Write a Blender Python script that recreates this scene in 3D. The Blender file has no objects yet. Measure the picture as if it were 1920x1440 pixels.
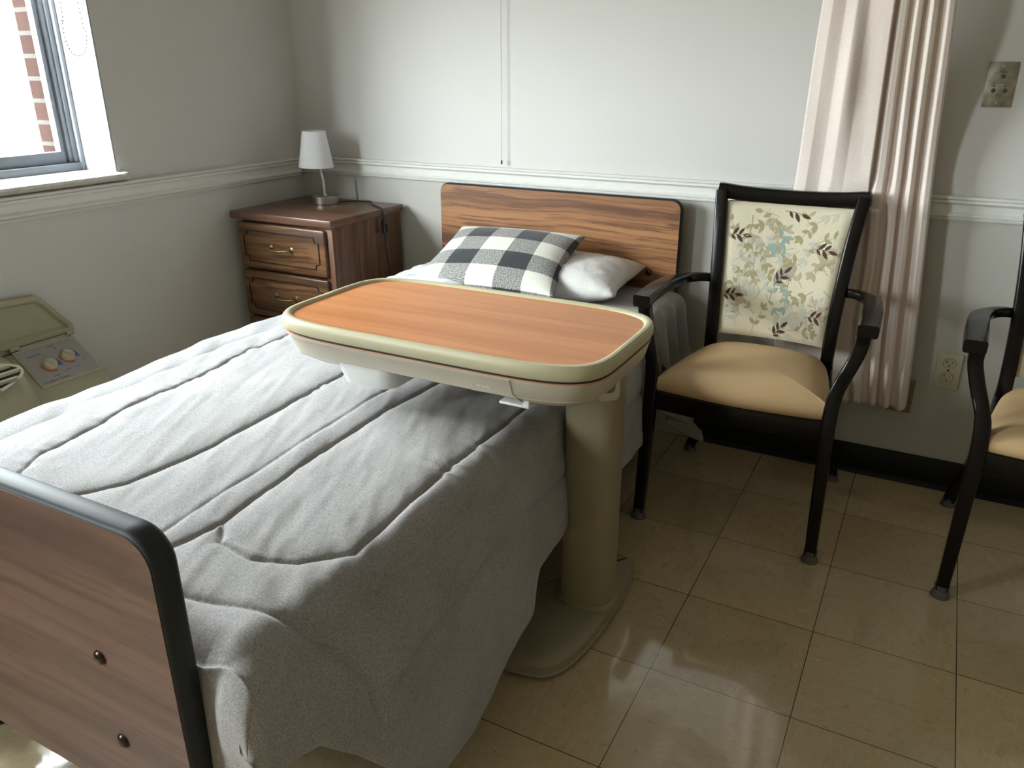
import bpy, bmesh, math, random
import numpy as np
from mathutils import Vector, Matrix
random.seed(7); np.random.seed(7)
C = bpy.context.scene.collection
PI = math.pi

# ------------------------------------------------------------------ camera
CAM = np.array([2.389, -2.6213, 1.2569]); YAW, PITCH, F = 0.4879, 0.3809, 1481.0
cam = bpy.data.cameras.new('camera'); co = bpy.data.objects.new('camera', cam); C.objects.link(co)
cam.sensor_width = 36; cam.lens = F * 36 / 1920; cam.clip_start = .02
co.location = CAM; co.rotation_euler = (PI/2 - PITCH, 0, YAW)
bpy.context.scene.camera = co
_f = np.array([-math.sin(YAW)*math.cos(PITCH), math.cos(YAW)*math.cos(PITCH), -math.sin(PITCH)])
_r = np.array([math.cos(YAW), math.sin(YAW), 0.]); _u = np.cross(_r, _f)
def at(px, py, ax, val):
    "where the sight line of a photo pixel meets the plane axis = val"
    d = _f + _r*(px-960)/F - _u*(py-720)/F
    return CAM + (val-CAM[ax])/d[ax]*d

# ------------------------------------------------------------------ node helpers
class NT:
    def __init__(s, name):
        s.m = bpy.data.materials.new(name); s.m.use_nodes = True
        s.t = s.m.node_tree; s.n = s.t.nodes; s.l = s.t.links
        s.b = s.n['Principled BSDF']
        s.co = s.n.new('ShaderNodeTexCoord').outputs['Object']
    def new(s, t, **kw):
        n = s.n.new(t)
        for k, v in kw.items(): setattr(n, k, v)
        return n
    def link(s, a, b): s.l.new(a, b)
    def mapping(s, scale=(1,1,1), rot=(0,0,0), loc=(0,0,0), src=None):
        m = s.new('ShaderNodeMapping'); s.link(src or s.co, m.inputs[0])
        m.inputs['Scale'].default_value = scale; m.inputs['Rotation'].default_value = rot; m.inputs['Location'].default_value = loc
        return m.outputs[0]
    def noise(s, scale, detail=4, rough=.5, dist=0, src=None, out='Fac'):
        n = s.new('ShaderNodeTexNoise'); n.inputs['Scale'].default_value = scale
        n.inputs['Detail'].default_value = detail; n.inputs['Roughness'].default_value = rough
        n.inputs['Distortion'].default_value = dist; s.link(src or s.co, n.inputs['Vector'])
        return n.outputs[out]
    def ramp(s, fac, stops, interp='LINEAR'):
        r = s.new('ShaderNodeValToRGB'); s.link(fac, r.inputs[0]); e = r.color_ramp.elements
        r.color_ramp.interpolation = interp
        while len(e) < len(stops): e.new(.5)
        for k, (p, c) in enumerate(stops):
            e[k].position = p; e[k].color = (*c, 1) if len(c) == 3 else c
        return r.outputs[0]
    def math(s, op, a, b=None, c=None):
        m = s.new('ShaderNodeMath', operation=op)
        for i, v in enumerate((a, b, c)):
            if v is None: continue
            if isinstance(v, (int, float)): m.inputs[i].default_value = v
            else: s.link(v, m.inputs[i])
        return m.outputs[0]
    def mix(s, fac, a, b, mode='MIX'):
        m = s.new('ShaderNodeMix', data_type='RGBA', blend_type=mode)
        for i, v in ((0, fac), (6, a), (7, b)):
            if isinstance(v, (int, float)): m.inputs[i].default_value = v
            elif isinstance(v, tuple): m.inputs[i].default_value = (*v, 1)
            else: s.link(v, m.inputs[i])
        return m.outputs[2]
    def bump(s, h, strength=.3, dist=.002):
        b = s.new('ShaderNodeBump'); b.inputs['Strength'].default_value = strength; b.inputs['Distance'].default_value = dist
        s.link(h, b.inputs['Height']); s.link(b.outputs[0], s.b.inputs['Normal'])
    def col(s, v):
        if isinstance(v, tuple): s.b.inputs['Base Color'].default_value = (*v, 1)
        else: s.link(v, s.b.inputs['Base Color'])
    def set(s, **kw):
        for k, v in kw.items():
            i = s.b.inputs[{'rough':'Roughness','metal':'Metallic','spec':'Specular IOR Level','trans':'Transmission Weight','sheen':'Sheen Weight','coat':'Coat Weight','sub':'Subsurface Weight','coatr':'Coat Roughness'}[k]]
            if isinstance(v, (int, float)): i.default_value = v
            else: s.link(v, i)
        return s

def plain(name, c, rough=.5, var=.06, nscale=30, bump=0, bscale=200, **kw):
    t = NT(name)
    n = t.noise(nscale, 3)
    lo = tuple(max(0, x*(1-var)) for x in c); hi = tuple(min(1, x*(1+var)) for x in c)
    t.col(t.ramp(n, [(.3, lo), (.7, hi)])); t.set(rough=rough, **kw)
    if bump: t.bump(t.noise(bscale, 3), bump, .001)
    return t.m

def wood(name, dark, mid, light, along='x', fine=45, stretch=.9, rough=.4, rot=0, contrast=1., lines=.5, **kw):
    t = NT(name)
    sc = {'x': (stretch, fine, fine), 'z': (fine, fine, stretch), 'y': (fine, stretch, fine)}[along]
    wv = {'x': (1, 6, 6), 'z': (6, 6, 1), 'y': (6, 1, 6)}[along]
    warp = t.noise(2.2, 3, .5, out='Color')
    v0 = t.mapping((1,1,1), rot=(0, rot, 0))
    vm = t.new('ShaderNodeVectorMath', operation='MULTIPLY_ADD'); t.link(warp, vm.inputs[0])
    vm.inputs[1].default_value = (.05, .05, .05); t.link(v0, vm.inputs[2])
    a = t.noise(1.0, 6, .62, src=t.mapping(sc, src=vm.outputs[0]))
    b = t.noise(1.0, 4, .5, dist=.3, src=t.mapping(tuple(x*.28 if x > 2 else x*.7 for x in sc), src=vm.outputs[0]))
    base = t.ramp(b, [(.5-.25/contrast, dark), (.5, mid), (.5+.22/contrast, light)])
    st = t.ramp(a, [(.40, (0,0,0)), (.52, (1,1,1))])
    c = t.mix(t.math('MULTIPLY', t.math('SUBTRACT', 1.0, st), lines), base, dark)
    t.col(c); t.set(rough=rough, **kw); t.bump(a, .12, .0006)
    return t.m

def fabric(name, c, c2, scale=260, rough=.92, bump=.25, sheen=.2, wrinkle=0, **kw):
    t = NT(name)
    n = t.noise(scale, 3, .6); big = t.noise(7, 3)
    f = t.math('ADD', t.math('MULTIPLY', n, .8), t.math('MULTIPLY', big, .25))
    t.col(t.ramp(f, [(.38, c), (.66, c2)])); t.set(rough=rough, sheen=sheen, **kw)
    h = n
    if wrinkle:
        w = t.noise(16, 4, .55, dist=1.2)
        h = t.math('ADD', t.math('MULTIPLY', n, .25), t.math('MULTIPLY', w, wrinkle))
    t.bump(h, bump, .004 if wrinkle else .001)
    return t.m

# ------------------------------------------------------------------ mesh helpers
def link(o, parent=None):
    C.objects.link(o)
    if parent is not None: o.parent = parent
    return o
def mk(name, V, Fc, mat, parent=None, sharp=40, mats=None, midx=None):
    me = bpy.data.meshes.new(name); off = Vector((0,0,0))
    if parent is not None:
        p = parent
        while p is not None: off += p.location; p = p.parent
    V = [tuple(Vector(v)-off) for v in V]
    me.from_pydata(V, [], Fc)
    for m in (mats or [mat]): me.materials.append(m)
    if midx is not None: me.polygons.foreach_set('material_index', midx)
    bm = bmesh.new(); bm.from_mesh(me)
    if midx is None: bmesh.ops.recalc_face_normals(bm, faces=bm.faces)
    bm.to_mesh(me); bm.free()
    me.shade_smooth(); me.set_sharp_from_angle(angle=math.radians(sharp))
    return link(bpy.data.objects.new(name, me), parent)
def mod(o, t, **kw):
    m = o.modifiers.new(t.lower(), t)
    for k, v in kw.items(): setattr(m, k, v)
    return o
def thing(name, label, cat, loc, group=None):
    o = bpy.data.objects.new(name, None); C.objects.link(o); o.location = loc; o.empty_display_size = .1
    o['label'] = label; o['category'] = cat
    if group: o['group'] = group
    return o
def tag(o, label, cat, group=None):
    o['label'] = label; o['category'] = cat
    if group: o['group'] = group
    return o
def struct(o, label=None):
    o['kind'] = 'structure'
    if label: o['label'] = label
    return o
class MB:
    "collects shapes into one mesh"
    def __init__(s): s.V = []; s.F = []; s.M = []
    def add(s, V, Fc, mi=0):
        n = len(s.V); s.V += [tuple(v) for v in V]; s.F += [tuple(i+n for i in f) for f in Fc]; s.M += [mi]*len(Fc); return s
    def box(s, a, b, bev=0.0, seg=2, rot=None, mi=0):
        bm = bmesh.new(); bmesh.ops.create_cube(bm, size=1)
        a = Vector(a); b = Vector(b); c = (a+b)/2; d = b-a
        for v in bm.verts: v.co = Vector((v.co.x*d.x, v.co.y*d.y, v.co.z*d.z))
        if bev: bmesh.ops.bevel(bm, geom=bm.edges[:], offset=bev, segments=seg, affect='EDGES', profile=.5)
        if rot is not None: bmesh.ops.transform(bm, matrix=rot, verts=bm.verts)
        bmesh.ops.translate(bm, vec=c, verts=bm.verts)
        bm.verts.index_update()
        s.add([v.co[:] for v in bm.verts], [[v.index for v in f.verts] for f in bm.faces], mi); bm.free(); return s
    def sweep(s, P, sec, ref=(0,0,1), closed=False, cap=True, mi=0):
        "sec: list (per point) of 2D outlines or one outline"
        P = [Vector(p) for p in P]; n = len(P); ref = Vector(ref)
        secs = sec if isinstance(sec[0][0], (list, tuple)) else [sec]*n
        k = len(secs[0]); V = []
        for i, p in enumerate(P):
            if closed: t = P[(i+1) % n]-P[i-1]
            else: t = P[min(i+1, n-1)]-P[max(i-1, 0)]
            t.normalize(); a = t.cross(ref)
            if a.length < 1e-4: a = t.cross(Vector((1,0,0)))
            a.normalize(); b = a.cross(t).normalized()
            for (x, y) in secs[i]: V.append(p+a*x+b*y)
        Fc = []
        for i in range(n if closed else n-1):
            j = (i+1) % n
            for q in range(k):
                r = (q+1) % k; Fc.append((i*k+q, i*k+r, j*k+r, j*k+q))
        if cap and not closed:
            Fc.append(tuple(range(k))[::-1]); Fc.append(tuple((n-1)*k+q for q in range(k)))
        return s.add(V, Fc, mi)
    def tube(s, P, r, n=12, mi=0, **kw):
        rr = r if isinstance(r, (list, tuple)) else [r]*len(P)
        return s.sweep(P, [[(q*math.cos(2*PI*i/n), q*math.sin(2*PI*i/n)) for i in range(n)] for q in rr], mi=mi, **kw)
    def bar(s, P, W, H, ch=.004, mi=0, **kw):
        "rounded rectangular section; W sideways, H along ref"
        W = W if isinstance(W, (list, tuple)) else [W]*len(P); H = H if isinstance(H, (list, tuple)) else [H]*len(P)
        return s.sweep(P, [rrect(w, h, min(ch, w*.45, h*.45), 3) for w, h in zip(W, H)], mi=mi, **kw)
    def lathe(s, prof, c=(0,0,0), n=32, mi=0, M=None):
        V = []; k = len(prof)
        for i in range(n):
            a = 2*PI*i/n
            for r, z in prof:
                v = Vector((r*math.cos(a), r*math.sin(a), z))
                if M is not None: v = M @ v
                V.append(v+Vector(c))
        Fc = [(i*k+j, ((i+1)%n)*k+j, ((i+1)%n)*k+j+1, i*k+j+1) for i in range(n) for j in range(k-1)]
        return s.add(V, Fc, mi)
    def loft(s, rings, cap0=True, cap1=True, mi=0):
        k = len(rings[0]); V = [v for r in rings for v in r]; n = len(rings)
        Fc = [(i*k+q, i*k+(q+1)%k, (i+1)*k+(q+1)%k, (i+1)*k+q) for i in range(n-1) for q in range(k)]
        if cap0: Fc.append(tuple(range(k))[::-1])
        if cap1: Fc.append(tuple((n-1)*k+q for q in range(k)))
        return s.add(V, Fc, mi)
    def build(s, name, mat, parent=None, sharp=40, mats=None):
        return mk(name, s.V, s.F, mat, parent, sharp, mats, s.M if mats else None)
def rrect(w, h, r, n=4):
    out = []
    for cx, cy, a0 in ((w/2-r, h/2-r, 0), (-w/2+r, h/2-r, PI/2), (-w/2+r, -h/2+r, PI), (w/2-r, -h/2+r, 1.5*PI)):
        for i in range(n+1):
            a = a0+PI/2*i/n; out.append((cx+r*math.cos(a), cy+r*math.sin(a)))
    return out
def smooth_path(P, n=8):
    "Catmull-Rom through points"
    P = [Vector(p) for p in P]; out = []
    for i in range(len(P)-1):
        a, b, c, d = P[max(i-1,0)], P[i], P[i+1], P[min(i+2, len(P)-1)]
        for k in range(n):
            t = k/n; out.append(.5*((2*b)+(c-a)*t+(2*a-5*b+4*c-d)*t*t+(3*b-a-3*c+d)*t**3))
    out.append(P[-1]); return out
def lerp_list(L, n=8):
    out = []
    for a, b in zip(L[:-1], L[1:]): out += [a+(b-a)*k/n for k in range(n)]
    return out+[L[-1]]
def text_mesh(s, size, M, depth=.0004):
    cu = bpy.data.curves.new('t', 'FONT'); cu.body = s; cu.size = size; cu.extrude = depth; cu.resolution_u = 3
    cu.align_x = 'CENTER'; cu.align_y = 'CENTER'
    o = bpy.data.objects.new('t', cu); C.objects.link(o)
    dg = bpy.context.evaluated_depsgraph_get(); me = bpy.data.meshes.new_from_object(o.evaluated_get(dg))
    V = [M @ v.co for v in me.vertices]; Fc = [tuple(p.vertices) for p in me.polygons]
    bpy.data.objects.remove(o); bpy.data.curves.remove(cu); bpy.data.meshes.remove(me)
    return V, Fc
def frame_matrix(o, x, y):
    x = Vector(x).normalized(); y = Vector(y); y = (y-x*y.dot(x)).normalized(); z = x.cross(y)
    M = Matrix((x, y, z)).transposed().to_4x4(); M.translation = Vector(o); return M
def grid(nu, nv, fn):
    V = [fn(i/(nu-1), j/(nv-1)) for j in range(nv) for i in range(nu)]
    Fc = [(j*nu+i, j*nu+i+1, (j+1)*nu+i+1, (j+1)*nu+i) for j in range(nv-1) for i in range(nu-1)]
    return V, Fc
# smooth value noise for shaping cloth
_P = np.random.RandomState(3).rand(256, 256)
def vnoise(x, y):
    x = np.asarray(x, float); y = np.asarray(y, float)
    xi = np.floor(x).astype(int); yi = np.floor(y).astype(int); fx = x-xi; fy = y-yi
    fx = fx*fx*(3-2*fx); fy = fy*fy*(3-2*fy); g = lambda a, b: _P[a % 256, b % 256]
    return (g(xi,yi)*(1-fx)+g(xi+1,yi)*fx)*(1-fy)+(g(xi,yi+1)*(1-fx)+g(xi+1,yi+1)*fx)*fy-.5
def fbm(x, y, o=3): return sum(vnoise(x*2**k+17*k, y*2**k+9*k)/2**k for k in range(o))

# ------------------------------------------------------------------ materials
def wall_mat(name, c, bs, bd, st):
    t = NT(name); n = t.noise(3, 3); t.col(t.ramp(n, [(.3, tuple(x*.97 for x in c)), (.7, c)])); t.set(rough=.62, spec=.35)
    t.bump(t.noise(bs, 3, .6), st, bd); return t.m
WALLC = (.590, .578, .552)
M_wall = wall_mat('wall_paint', WALLC, 160, .0012, .25)
def back_wall_mat():
    # smooth painted board above the chair rail, textured painted covering below it
    t = NT('back_wall_paint'); n = t.noise(3, 3)
    sep = t.new('ShaderNodeSeparateXYZ'); t.link(t.co, sep.inputs[0])
    low = t.math('LESS_THAN', sep.outputs[2], .88)
    c = t.ramp(n, [(.3, tuple(x*.97 for x in WALLC)), (.7, WALLC)])
    t.col(t.mix(low, c, (.49, .48, .44)))
    t.set(rough=.58, spec=.4)
    h = t.math('ADD', t.math('MULTIPLY', t.noise(120, 3), .35), t.math('MULTIPLY', low, t.noise(230, 2, .6)))
    t.bump(h, .35, .0016); return t.m
M_backwall = back_wall_mat()
M_trim = plain('trim_paint', (.72, .72, .69), .38, .02)
M_white = plain('white_jamb_paint', (.82, .82, .80), .45, .02)
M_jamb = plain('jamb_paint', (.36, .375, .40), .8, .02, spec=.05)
M_ceiling = plain('ceiling_paint', (.40, .385, .35), .8)
M_base = plain('black_rubber_base', (.008, .0075, .006), .42, spec=.25)
def marble():
    t = NT('marble_sill'); n = t.noise(9, 6, .6, dist=1.5)
    t.col(t.ramp(n, [(.35, (.44, .42, .37)), (.6, (.56, .54, .49))])); t.set(rough=.3); return t.m
M_sill = marble()
M_alu = plain('aluminium_window_frame', (.12, .125, .14), .45, .05, metal=.2)
M_alu2 = plain('aluminium_track', (.17, .18, .20), .42, .05, metal=.2)
def brick():
    t = NT('brick'); b = t.new('ShaderNodeTexBrick'); t.link(t.mapping((1,1,1), rot=(PI/2, 0, 0), loc=(.3225, 0, 0)), b.inputs[0]); b.offset = 0.0
    b.inputs['Color1'].default_value = (.0215, .0118, .0098, 1); b.inputs['Color2'].default_value = (.0185, .0100, .0083, 1)
    b.inputs['Mortar'].default_value = (.036, .034, .031, 1); b.inputs['Scale'].default_value = 1
    b.inputs['Brick Width'].default_value = .1175; b.inputs['Row Height'].default_value = .068; b.inputs['Mortar Size'].default_value = .007
    t.col(b.outputs[0]); t.set(rough=1.0, spec=0.0); return t.m
M_brick = brick()
def glass():
    m = bpy.data.materials.new('window_glass'); m.use_nodes = True; n = m.node_tree.nodes; l = m.node_tree.links
    n.remove(n['Principled BSDF']); tr = n.new('ShaderNodeBsdfTransparent'); gl = n.new('ShaderNodeBsdfGlossy')
    gl.inputs['Roughness'].default_value = .02; fr = n.new('ShaderNodeFresnel'); fr.inputs[0].default_value = 1.45
    ge = n.new('ShaderNodeNewGeometry'); iv = n.new('ShaderNodeMath'); iv.operation = 'SUBTRACT'; iv.inputs[0].default_value = 1.0; l.new(ge.outputs['Backfacing'], iv.inputs[1])
    mu = n.new('ShaderNodeMath'); mu.operation = 'MULTIPLY'; l.new(fr.outputs[0], mu.inputs[0]); l.new(iv.outputs[0], mu.inputs[1])
    mx = n.new('ShaderNodeMixShader'); l.new(mu.outputs[0], mx.inputs[0]); l.new(tr.outputs[0], mx.inputs[1]); l.new(gl.outputs[0], mx.inputs[2])
    tr.inputs[0].default_value = (.95, .97, .96, 1); l.new(mx.outputs[0], n['Material Output'].inputs[0]); return m
M_glass = glass()
TX, TY, T = 2.001, -.3131, .3048
def floor_mat():
    t = NT('vinyl_tile_floor'); sep = t.new('ShaderNodeSeparateXYZ'); t.link(t.co, sep.inputs[0])
    fx = t.math('DIVIDE', t.math('SUBTRACT', sep.outputs[0], TX-T*20), T); fy = t.math('DIVIDE', t.math('SUBTRACT', sep.outputs[1], TY-T*30), T)
    ix = t.math('FLOOR', fx); iy = t.math('FLOOR', fy)
    ux = t.math('FRACT', fx); uy = t.math('FRACT', fy)
    dx = t.math('MINIMUM', ux, t.math('SUBTRACT', 1.0, ux)); dy = t.math('MINIMUM', uy, t.math('SUBTRACT', 1.0, uy))
    d = t.math('MINIMUM', dx, dy)
    seam = t.math('LESS_THAN', d, .0032)
    cm = t.new('ShaderNodeCombineXYZ'); t.link(ix, cm.inputs[0]); t.link(iy, cm.inputs[1])
    wn = t.new('ShaderNodeTexWhiteNoise', noise_dimensions='2D'); t.link(cm.outputs[0], wn.inputs['Vector'])
    par = t.math('MODULO', t.math('ADD', ix, iy), 2.0)
    va = t.mapping((38, 85, 1)); vb = t.mapping((85, 38, 1))
    off = t.new('ShaderNodeVectorMath', operation='MULTIPLY_ADD')
    mv = t.new('ShaderNodeMix', data_type='VECTOR'); t.link(par, mv.inputs[0]); t.link(va, mv.inputs[4]); t.link(vb, mv.inputs[5])
    t.link(wn.outputs['Color'], off.inputs[0]); off.inputs[1].default_value = (40, 40, 40); t.link(mv.outputs[1], off.inputs[2])
    vein = t.noise(1, 5, .65, dist=1.0, src=off.outputs[0])
    base = t.ramp(vein, [(.22, (.32, .235, .125)), (.40, (.47, .365, .215)), (.62, (.51, .40, .245)), (.80, (.60, .49, .33))])
    tint = t.math('ADD', .93, t.math('MULTIPLY', wn.outputs['Value'], .14))
    cmb = t.new('ShaderNodeCombineColor')
    for i in range(3): t.link(tint, cmb.inputs[i])
    c = t.mix(1.0, base, cmb.outputs[0], 'MULTIPLY')
    sp = t.noise(1, 2, .5, src=t.mapping((45, 70, 1)))
    spk = t.ramp(sp, [(.25, (1,1,1)), (.29, (0,0,0))])
    c = t.mix(t.math('MULTIPLY', spk, .6), c, (.12, .085, .05))
    c = t.mix(seam, c, (.03, .022, .014))
    t.col(c)
    # worn and fresh wax patches differ in gloss
    px = t.noise(2.2, 4, .6, dist=.6)
    wax = t.ramp(px, [(.47, (.10,)*3), (.53, (.24,)*3)])
    t.set(rough=wax, spec=.55, coat=t.ramp(px, [(.47, (1,1,1)), (.52, (0,0,0))]), coatr=.06)
    h = t.math('ADD', t.math('MULTIPLY', t.noise(9, 3), 1.0), t.math('MULTIPLY', seam, -.6))
    t.bump(h, .12, .003); return t.m
M_floor = floor_mat()
M_oak_head = wood('oak_laminate_headboard', (.10, .036, .012), (.295, .128, .046), (.36, .165, .064), 'x', fine=100, stretch=1.7, rough=.45, lines=.85)
M_oak_foot = wood('walnut_laminate_footboard', (.05, .023, .015), (.122, .062, .042), (.145, .076, .052), 'x', fine=62, stretch=1.3, rough=.5, rot=-.02, lines=.5)
M_stand = wood('dark_oak_nightstand', (.055, .024, .011), (.17, .082, .036), (.26, .135, .06), 'x', fine=80, stretch=3, rough=.38, lines=.7)
M_stand_side = wood('dark_oak_side', (.05, .02, .01), (.13, .06, .03), (.19, .09, .045), 'z', fine=110, stretch=2.0, rough=.42, lines=.7)
M_stand_top = wood('dark_oak_top', (.07, .032, .018), (.13, .063, .037), (.16, .08, .05), 'x', fine=60, stretch=3, rough=.3, lines=.4)
M_groove = plain('dark_groove', (.02, .009, .005), .6)
M_brass = plain('aged_brass', (.24, .175, .09), .42, metal=.9)
M_cherry = wood('cherry_laminate_tabletop', (.43, .155, .05), (.56, .225, .085), (.61, .26, .105), 'x', fine=60, stretch=3.5, rough=.38, lines=.35)
M_orange = plain('orange_tray_edge', (.50, .27, .17), .5)
M_beige = plain('beige_plastic_rim', (.47, .43, .275), .42, .02)
M_beige2 = plain('grey_beige_plastic', (.47, .43, .34), .45, .02)
M_col = plain('beige_powder_coat', (.25, .208, .132), .42, .02)
M_whitepl = plain('white_plastic', (.75, .76, .74), .4, .02)
M_dark = plain('dark_gap', (.015, .01, .008), .6)
M_black = plain('black_edge_moulding', (.018, .021, .024), .55, .1, spec=.3)
M_metal = plain('dark_bed_metal', (.03, .03, .032), .45, metal=.3)
M_bolt = plain('bronze_bolt', (.045, .028, .02), .25, metal=.8)
M_espresso = plain('espresso_lacquer', (.0045, .003, .0025), .22, .15, spec=.27)
M_seat = plain('tan_vinyl_seat', (.55, .375, .20), .45, .03, 14, bump=.15, bscale=300, spec=.35)
M_glide = plain('grey_glide', (.085, .08, .07), .5)
M_comf = fabric('heather_grey_comforter', (.20, .190, .185), (.36, .343, .337), 330, bump=.35, wrinkle=.9)
M_sheet = fabric('grey_sheet', (.25, .245, .235), (.31, .30, .285), 300, bump=.25, wrinkle=.8)
M_wsheet = fabric('white_cotton', (.58, .585, .61), (.67, .675, .70), 200, bump=.5, wrinkle=1.2)
M_pillow = fabric('white_pillowcase', (.60, .585, .565), (.68, .665, .645), 200, bump=.5, wrinkle=1.4, rough=.75)
M_mattress = fabric('pale_mattress', (.50, .48, .45), (.56, .54, .5), 200)
M_curtain = fabric('blush_curtain_linen', (.66, .575, .525), (.74, .655, .60), 240, rough=.85, bump=.2)
M_ac = plain('beige_ac_plastic', (.36, .335, .225), .5, .02)
M_acpanel = plain('grey_control_panel', (.33, .315, .30), .45, .02)
M_knob = plain('cream_knob', (.52, .49, .36), .3, .02)
M_red = plain('red_ink', (.42, .12, .12), .5); M_blue = plain('blue_ink', (.09, .14, .34), .5); M_ink = plain('dark_ink', (.05, .045, .05), .5)
M_nickel = plain('brushed_nickel', (.55, .53, .50), .28, .03, metal=1.0)
M_pole = plain('satin_lamp_pole', (.55, .52, .48), .4, metal=.5)
M_cord = plain('black_cord', (.01, .01, .01), .4)
M_steel = plain('worn_steel_plate', (.30, .27, .21), .4, .35, 40, metal=.7)
M_ivory = plain('ivory_plastic', (.50, .46, .33), .35, .02)
M_yellow = plain('yellowed_plate', (.25, .18, .07), .5, .1)
M_bead = plain('chain_bead', (.022, .022, .023), .7, spec=.05)
M_cordw = plain('white_pull_cord', (.50, .50, .48), .6)
def shade_mat():
    t = NT('white_lampshade'); w = t.noise(1, 2, src=t.mapping((400, 400, 60)))
    t.col(t.ramp(w, [(.3, (.74, .745, .77)), (.7, (.82, .82, .84))])); t.set(rough=.8, sheen=.1); t.bump(w, .2, .0005); return t.m
M_shade = shade_mat()
def plaid_mat():
    t = NT('buffalo_check'); uv = t.new('ShaderNodeUVMap').outputs[0]; sep = t.new('ShaderNodeSeparateXYZ'); t.link(uv, sep.inputs[0])
    a = t.math('MODULO', t.math('FLOOR', t.math('ADD', t.math('MULTIPLY', sep.outputs[0], 5.3), 9.87)), 2.0)
    b = t.math('MODULO', t.math('FLOOR', t.math('ADD', t.math('MULTIPLY', sep.outputs[1], 4.7), 10.35)), 2.0)
    s = t.math('ADD', a, b)
    w = t.noise(1, 2, .7, src=t.mapping((120, 120, 1), src=uv))
    w2 = t.noise(1, 2, .7, src=t.mapping((110, 240, 1), rot=(0,0,.5), src=uv))
    grey = t.ramp(w, [(.38, (.05, .053, .055)), (.66, (.50, .49, .455))])
    white = t.ramp(w2, [(.3, (.62, .60, .53)), (.7, (.76, .74, .68))])
    black = t.ramp(w2, [(.3, (.012, .014, .017)), (.7, (.03, .032, .036))])
    c = t.mix(t.math('GREATER_THAN', s, .5), white, grey); c = t.mix(t.math('GREATER_THAN', s, 1.5), c, black)
    t.col(c); t.set(rough=.95, sheen=.2); t.bump(w, .5, .0015); return t.m
M_plaid = plaid_mat()
M_cream = fabric('cream_upholstery', (.60, .545, .40), (.66, .60, .45), 400, rough=.8, bump=.1)
LEAF = [plain('leaf_'+n, c, .85) for n, c in (('olive', (.34, .30, .17)), ('tan', (.43, .36, .24)), ('teal', (.28, .36, .31)), ('brown', (.07, .03, .02)), ('pale', (.50, .49, .40)))]

# ------------------------------------------------------------------ room
RX, RY, RZ = 4.3, -5.0, 2.44
WY0, WY1, WZ0, WZ1 = -.875, -2.05, .915, 2.12     # window opening
struct(MB().box((-.0, RY, -.05), (RX, 0, 0)).build('floor', M_floor), 'beige vinyl tile floor')
struct(MB().box((-.2, RY-.1, RZ), (RX+.1, .1, RZ+.1)).build('ceiling', M_ceiling))
struct(MB().box((-.2, 0, -.05), (RX+.1, .12, RZ)).build('wall_back', M_backwall), 'grey-green back wall behind the bed')
w = MB(); X0 = -.20; VY0, VY1 = -3.3, -4.1
w.box((X0, RY, -.05), (0, 0, WZ0)).box((X0, RY, WZ1), (0, 0, RZ)).box((X0, WY0, WZ0), (0, 0, WZ1)).box((X0, VY0, WZ0), (0, WY1, WZ1)).box((X0, RY, WZ0), (0, VY1, WZ1))
struct(w.build('wall_left', M_wall), 'grey-green wall with the window')
M_wall2 = wall_mat('far_wall_paint', (.30, .28, .235), 160, .0012, .2)
struct(MB().box((RX, RY, -.05), (RX+.1, 0, RZ)).build('wall_right', M_wall2))
struct(MB().box((-.2, RY-.1, -.05), (RX+.1, RY, RZ)).build('wall_front', M_wall2))
def rail_profile(z0, z1):
    h = z1-z0; return [(0, z0), (.009, z0), (.012, z0+.06*h), (.007, z0+.10*h), (.006, z0+.12*h), (.015, z0+.17*h), (.016, z0+.25*h), (.010, z0+.30*h), (.006, z0+.34*h), (.009, z0+.62*h),
        (.014, z0+.68*h), (.020, z0+.74*h), (.020, z0+.82*h), (.016, z0+.85*h), (.023, z0+.89*h), (.024, z0+.96*h), (.020, z0+h), (0, z0+h)]
def extrude_profile(pr, p0, p1, axis):
    V = []
    for e in (p0, p1):
        for d, z in pr: V.append((e, -d, z) if axis == 'x' else (d, e, z))
    k = len(pr); Fc = [(i, (i+1) % k, k+(i+1) % k, k+i) for i in range(k)]+[tuple(range(k)), tuple(range(2*k-1, k-1, -1))]
    return V, Fc
struct(MB().add(*extrude_profile(rail_profile(.850, .918), 0, RX, 'x')).build('trim_1', M_trim, sharp=25), 'white chair rail on the back wall')
struct(MB().add(*extrude_profile(rail_profile(.838, .910), RY, -.024, 'y')).build('trim_2', M_trim, sharp=25), 'white chair rail on the window wall')
b = MB().box((1.752, -.006, 0), (RX, 0, .10), .002); b.sweep([(1.752, -.006, 0), (RX, -.006, 0)], [(0, 0), (.014, 0), (.010, .008), (0, .014)])
struct(b.build('baseboard_back', M_base), 'black rubber cove base')
struct(MB().box((0, RY, 0), (.006, 0, .10), .002).build('baseboard_left', M_base))
# sill board with rounded nose
sl = MB(); sp = [(-.17, .914), (.018, .914), (.027, .919), (.030, .927), (.027, .935), (.018, .940), (-.17, .940)]
V = [(x, y, z) for y in (WY0, WY1) for x, z in sp]; k = len(sp)
sl.add(V, [(i, (i+1) % k, k+(i+1) % k, k+i) for i in range(k)]+[tuple(range(k)), tuple(range(2*k-1, k-1, -1))])
sl.box((.0, WY1-.03, .914), (.030, WY1, .940), .008).box((.0, WY0, .914), (.030, WY0+.024, .940), .008)
struct(sl.build('trim_3', M_sill), 'pale marble window sill')
# white reveal liner
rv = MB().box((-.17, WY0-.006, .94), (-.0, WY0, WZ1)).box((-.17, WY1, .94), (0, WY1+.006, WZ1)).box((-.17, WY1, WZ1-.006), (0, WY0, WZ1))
struct(rv.build('trim_4', M_jamb), 'white painted window reveal')
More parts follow.
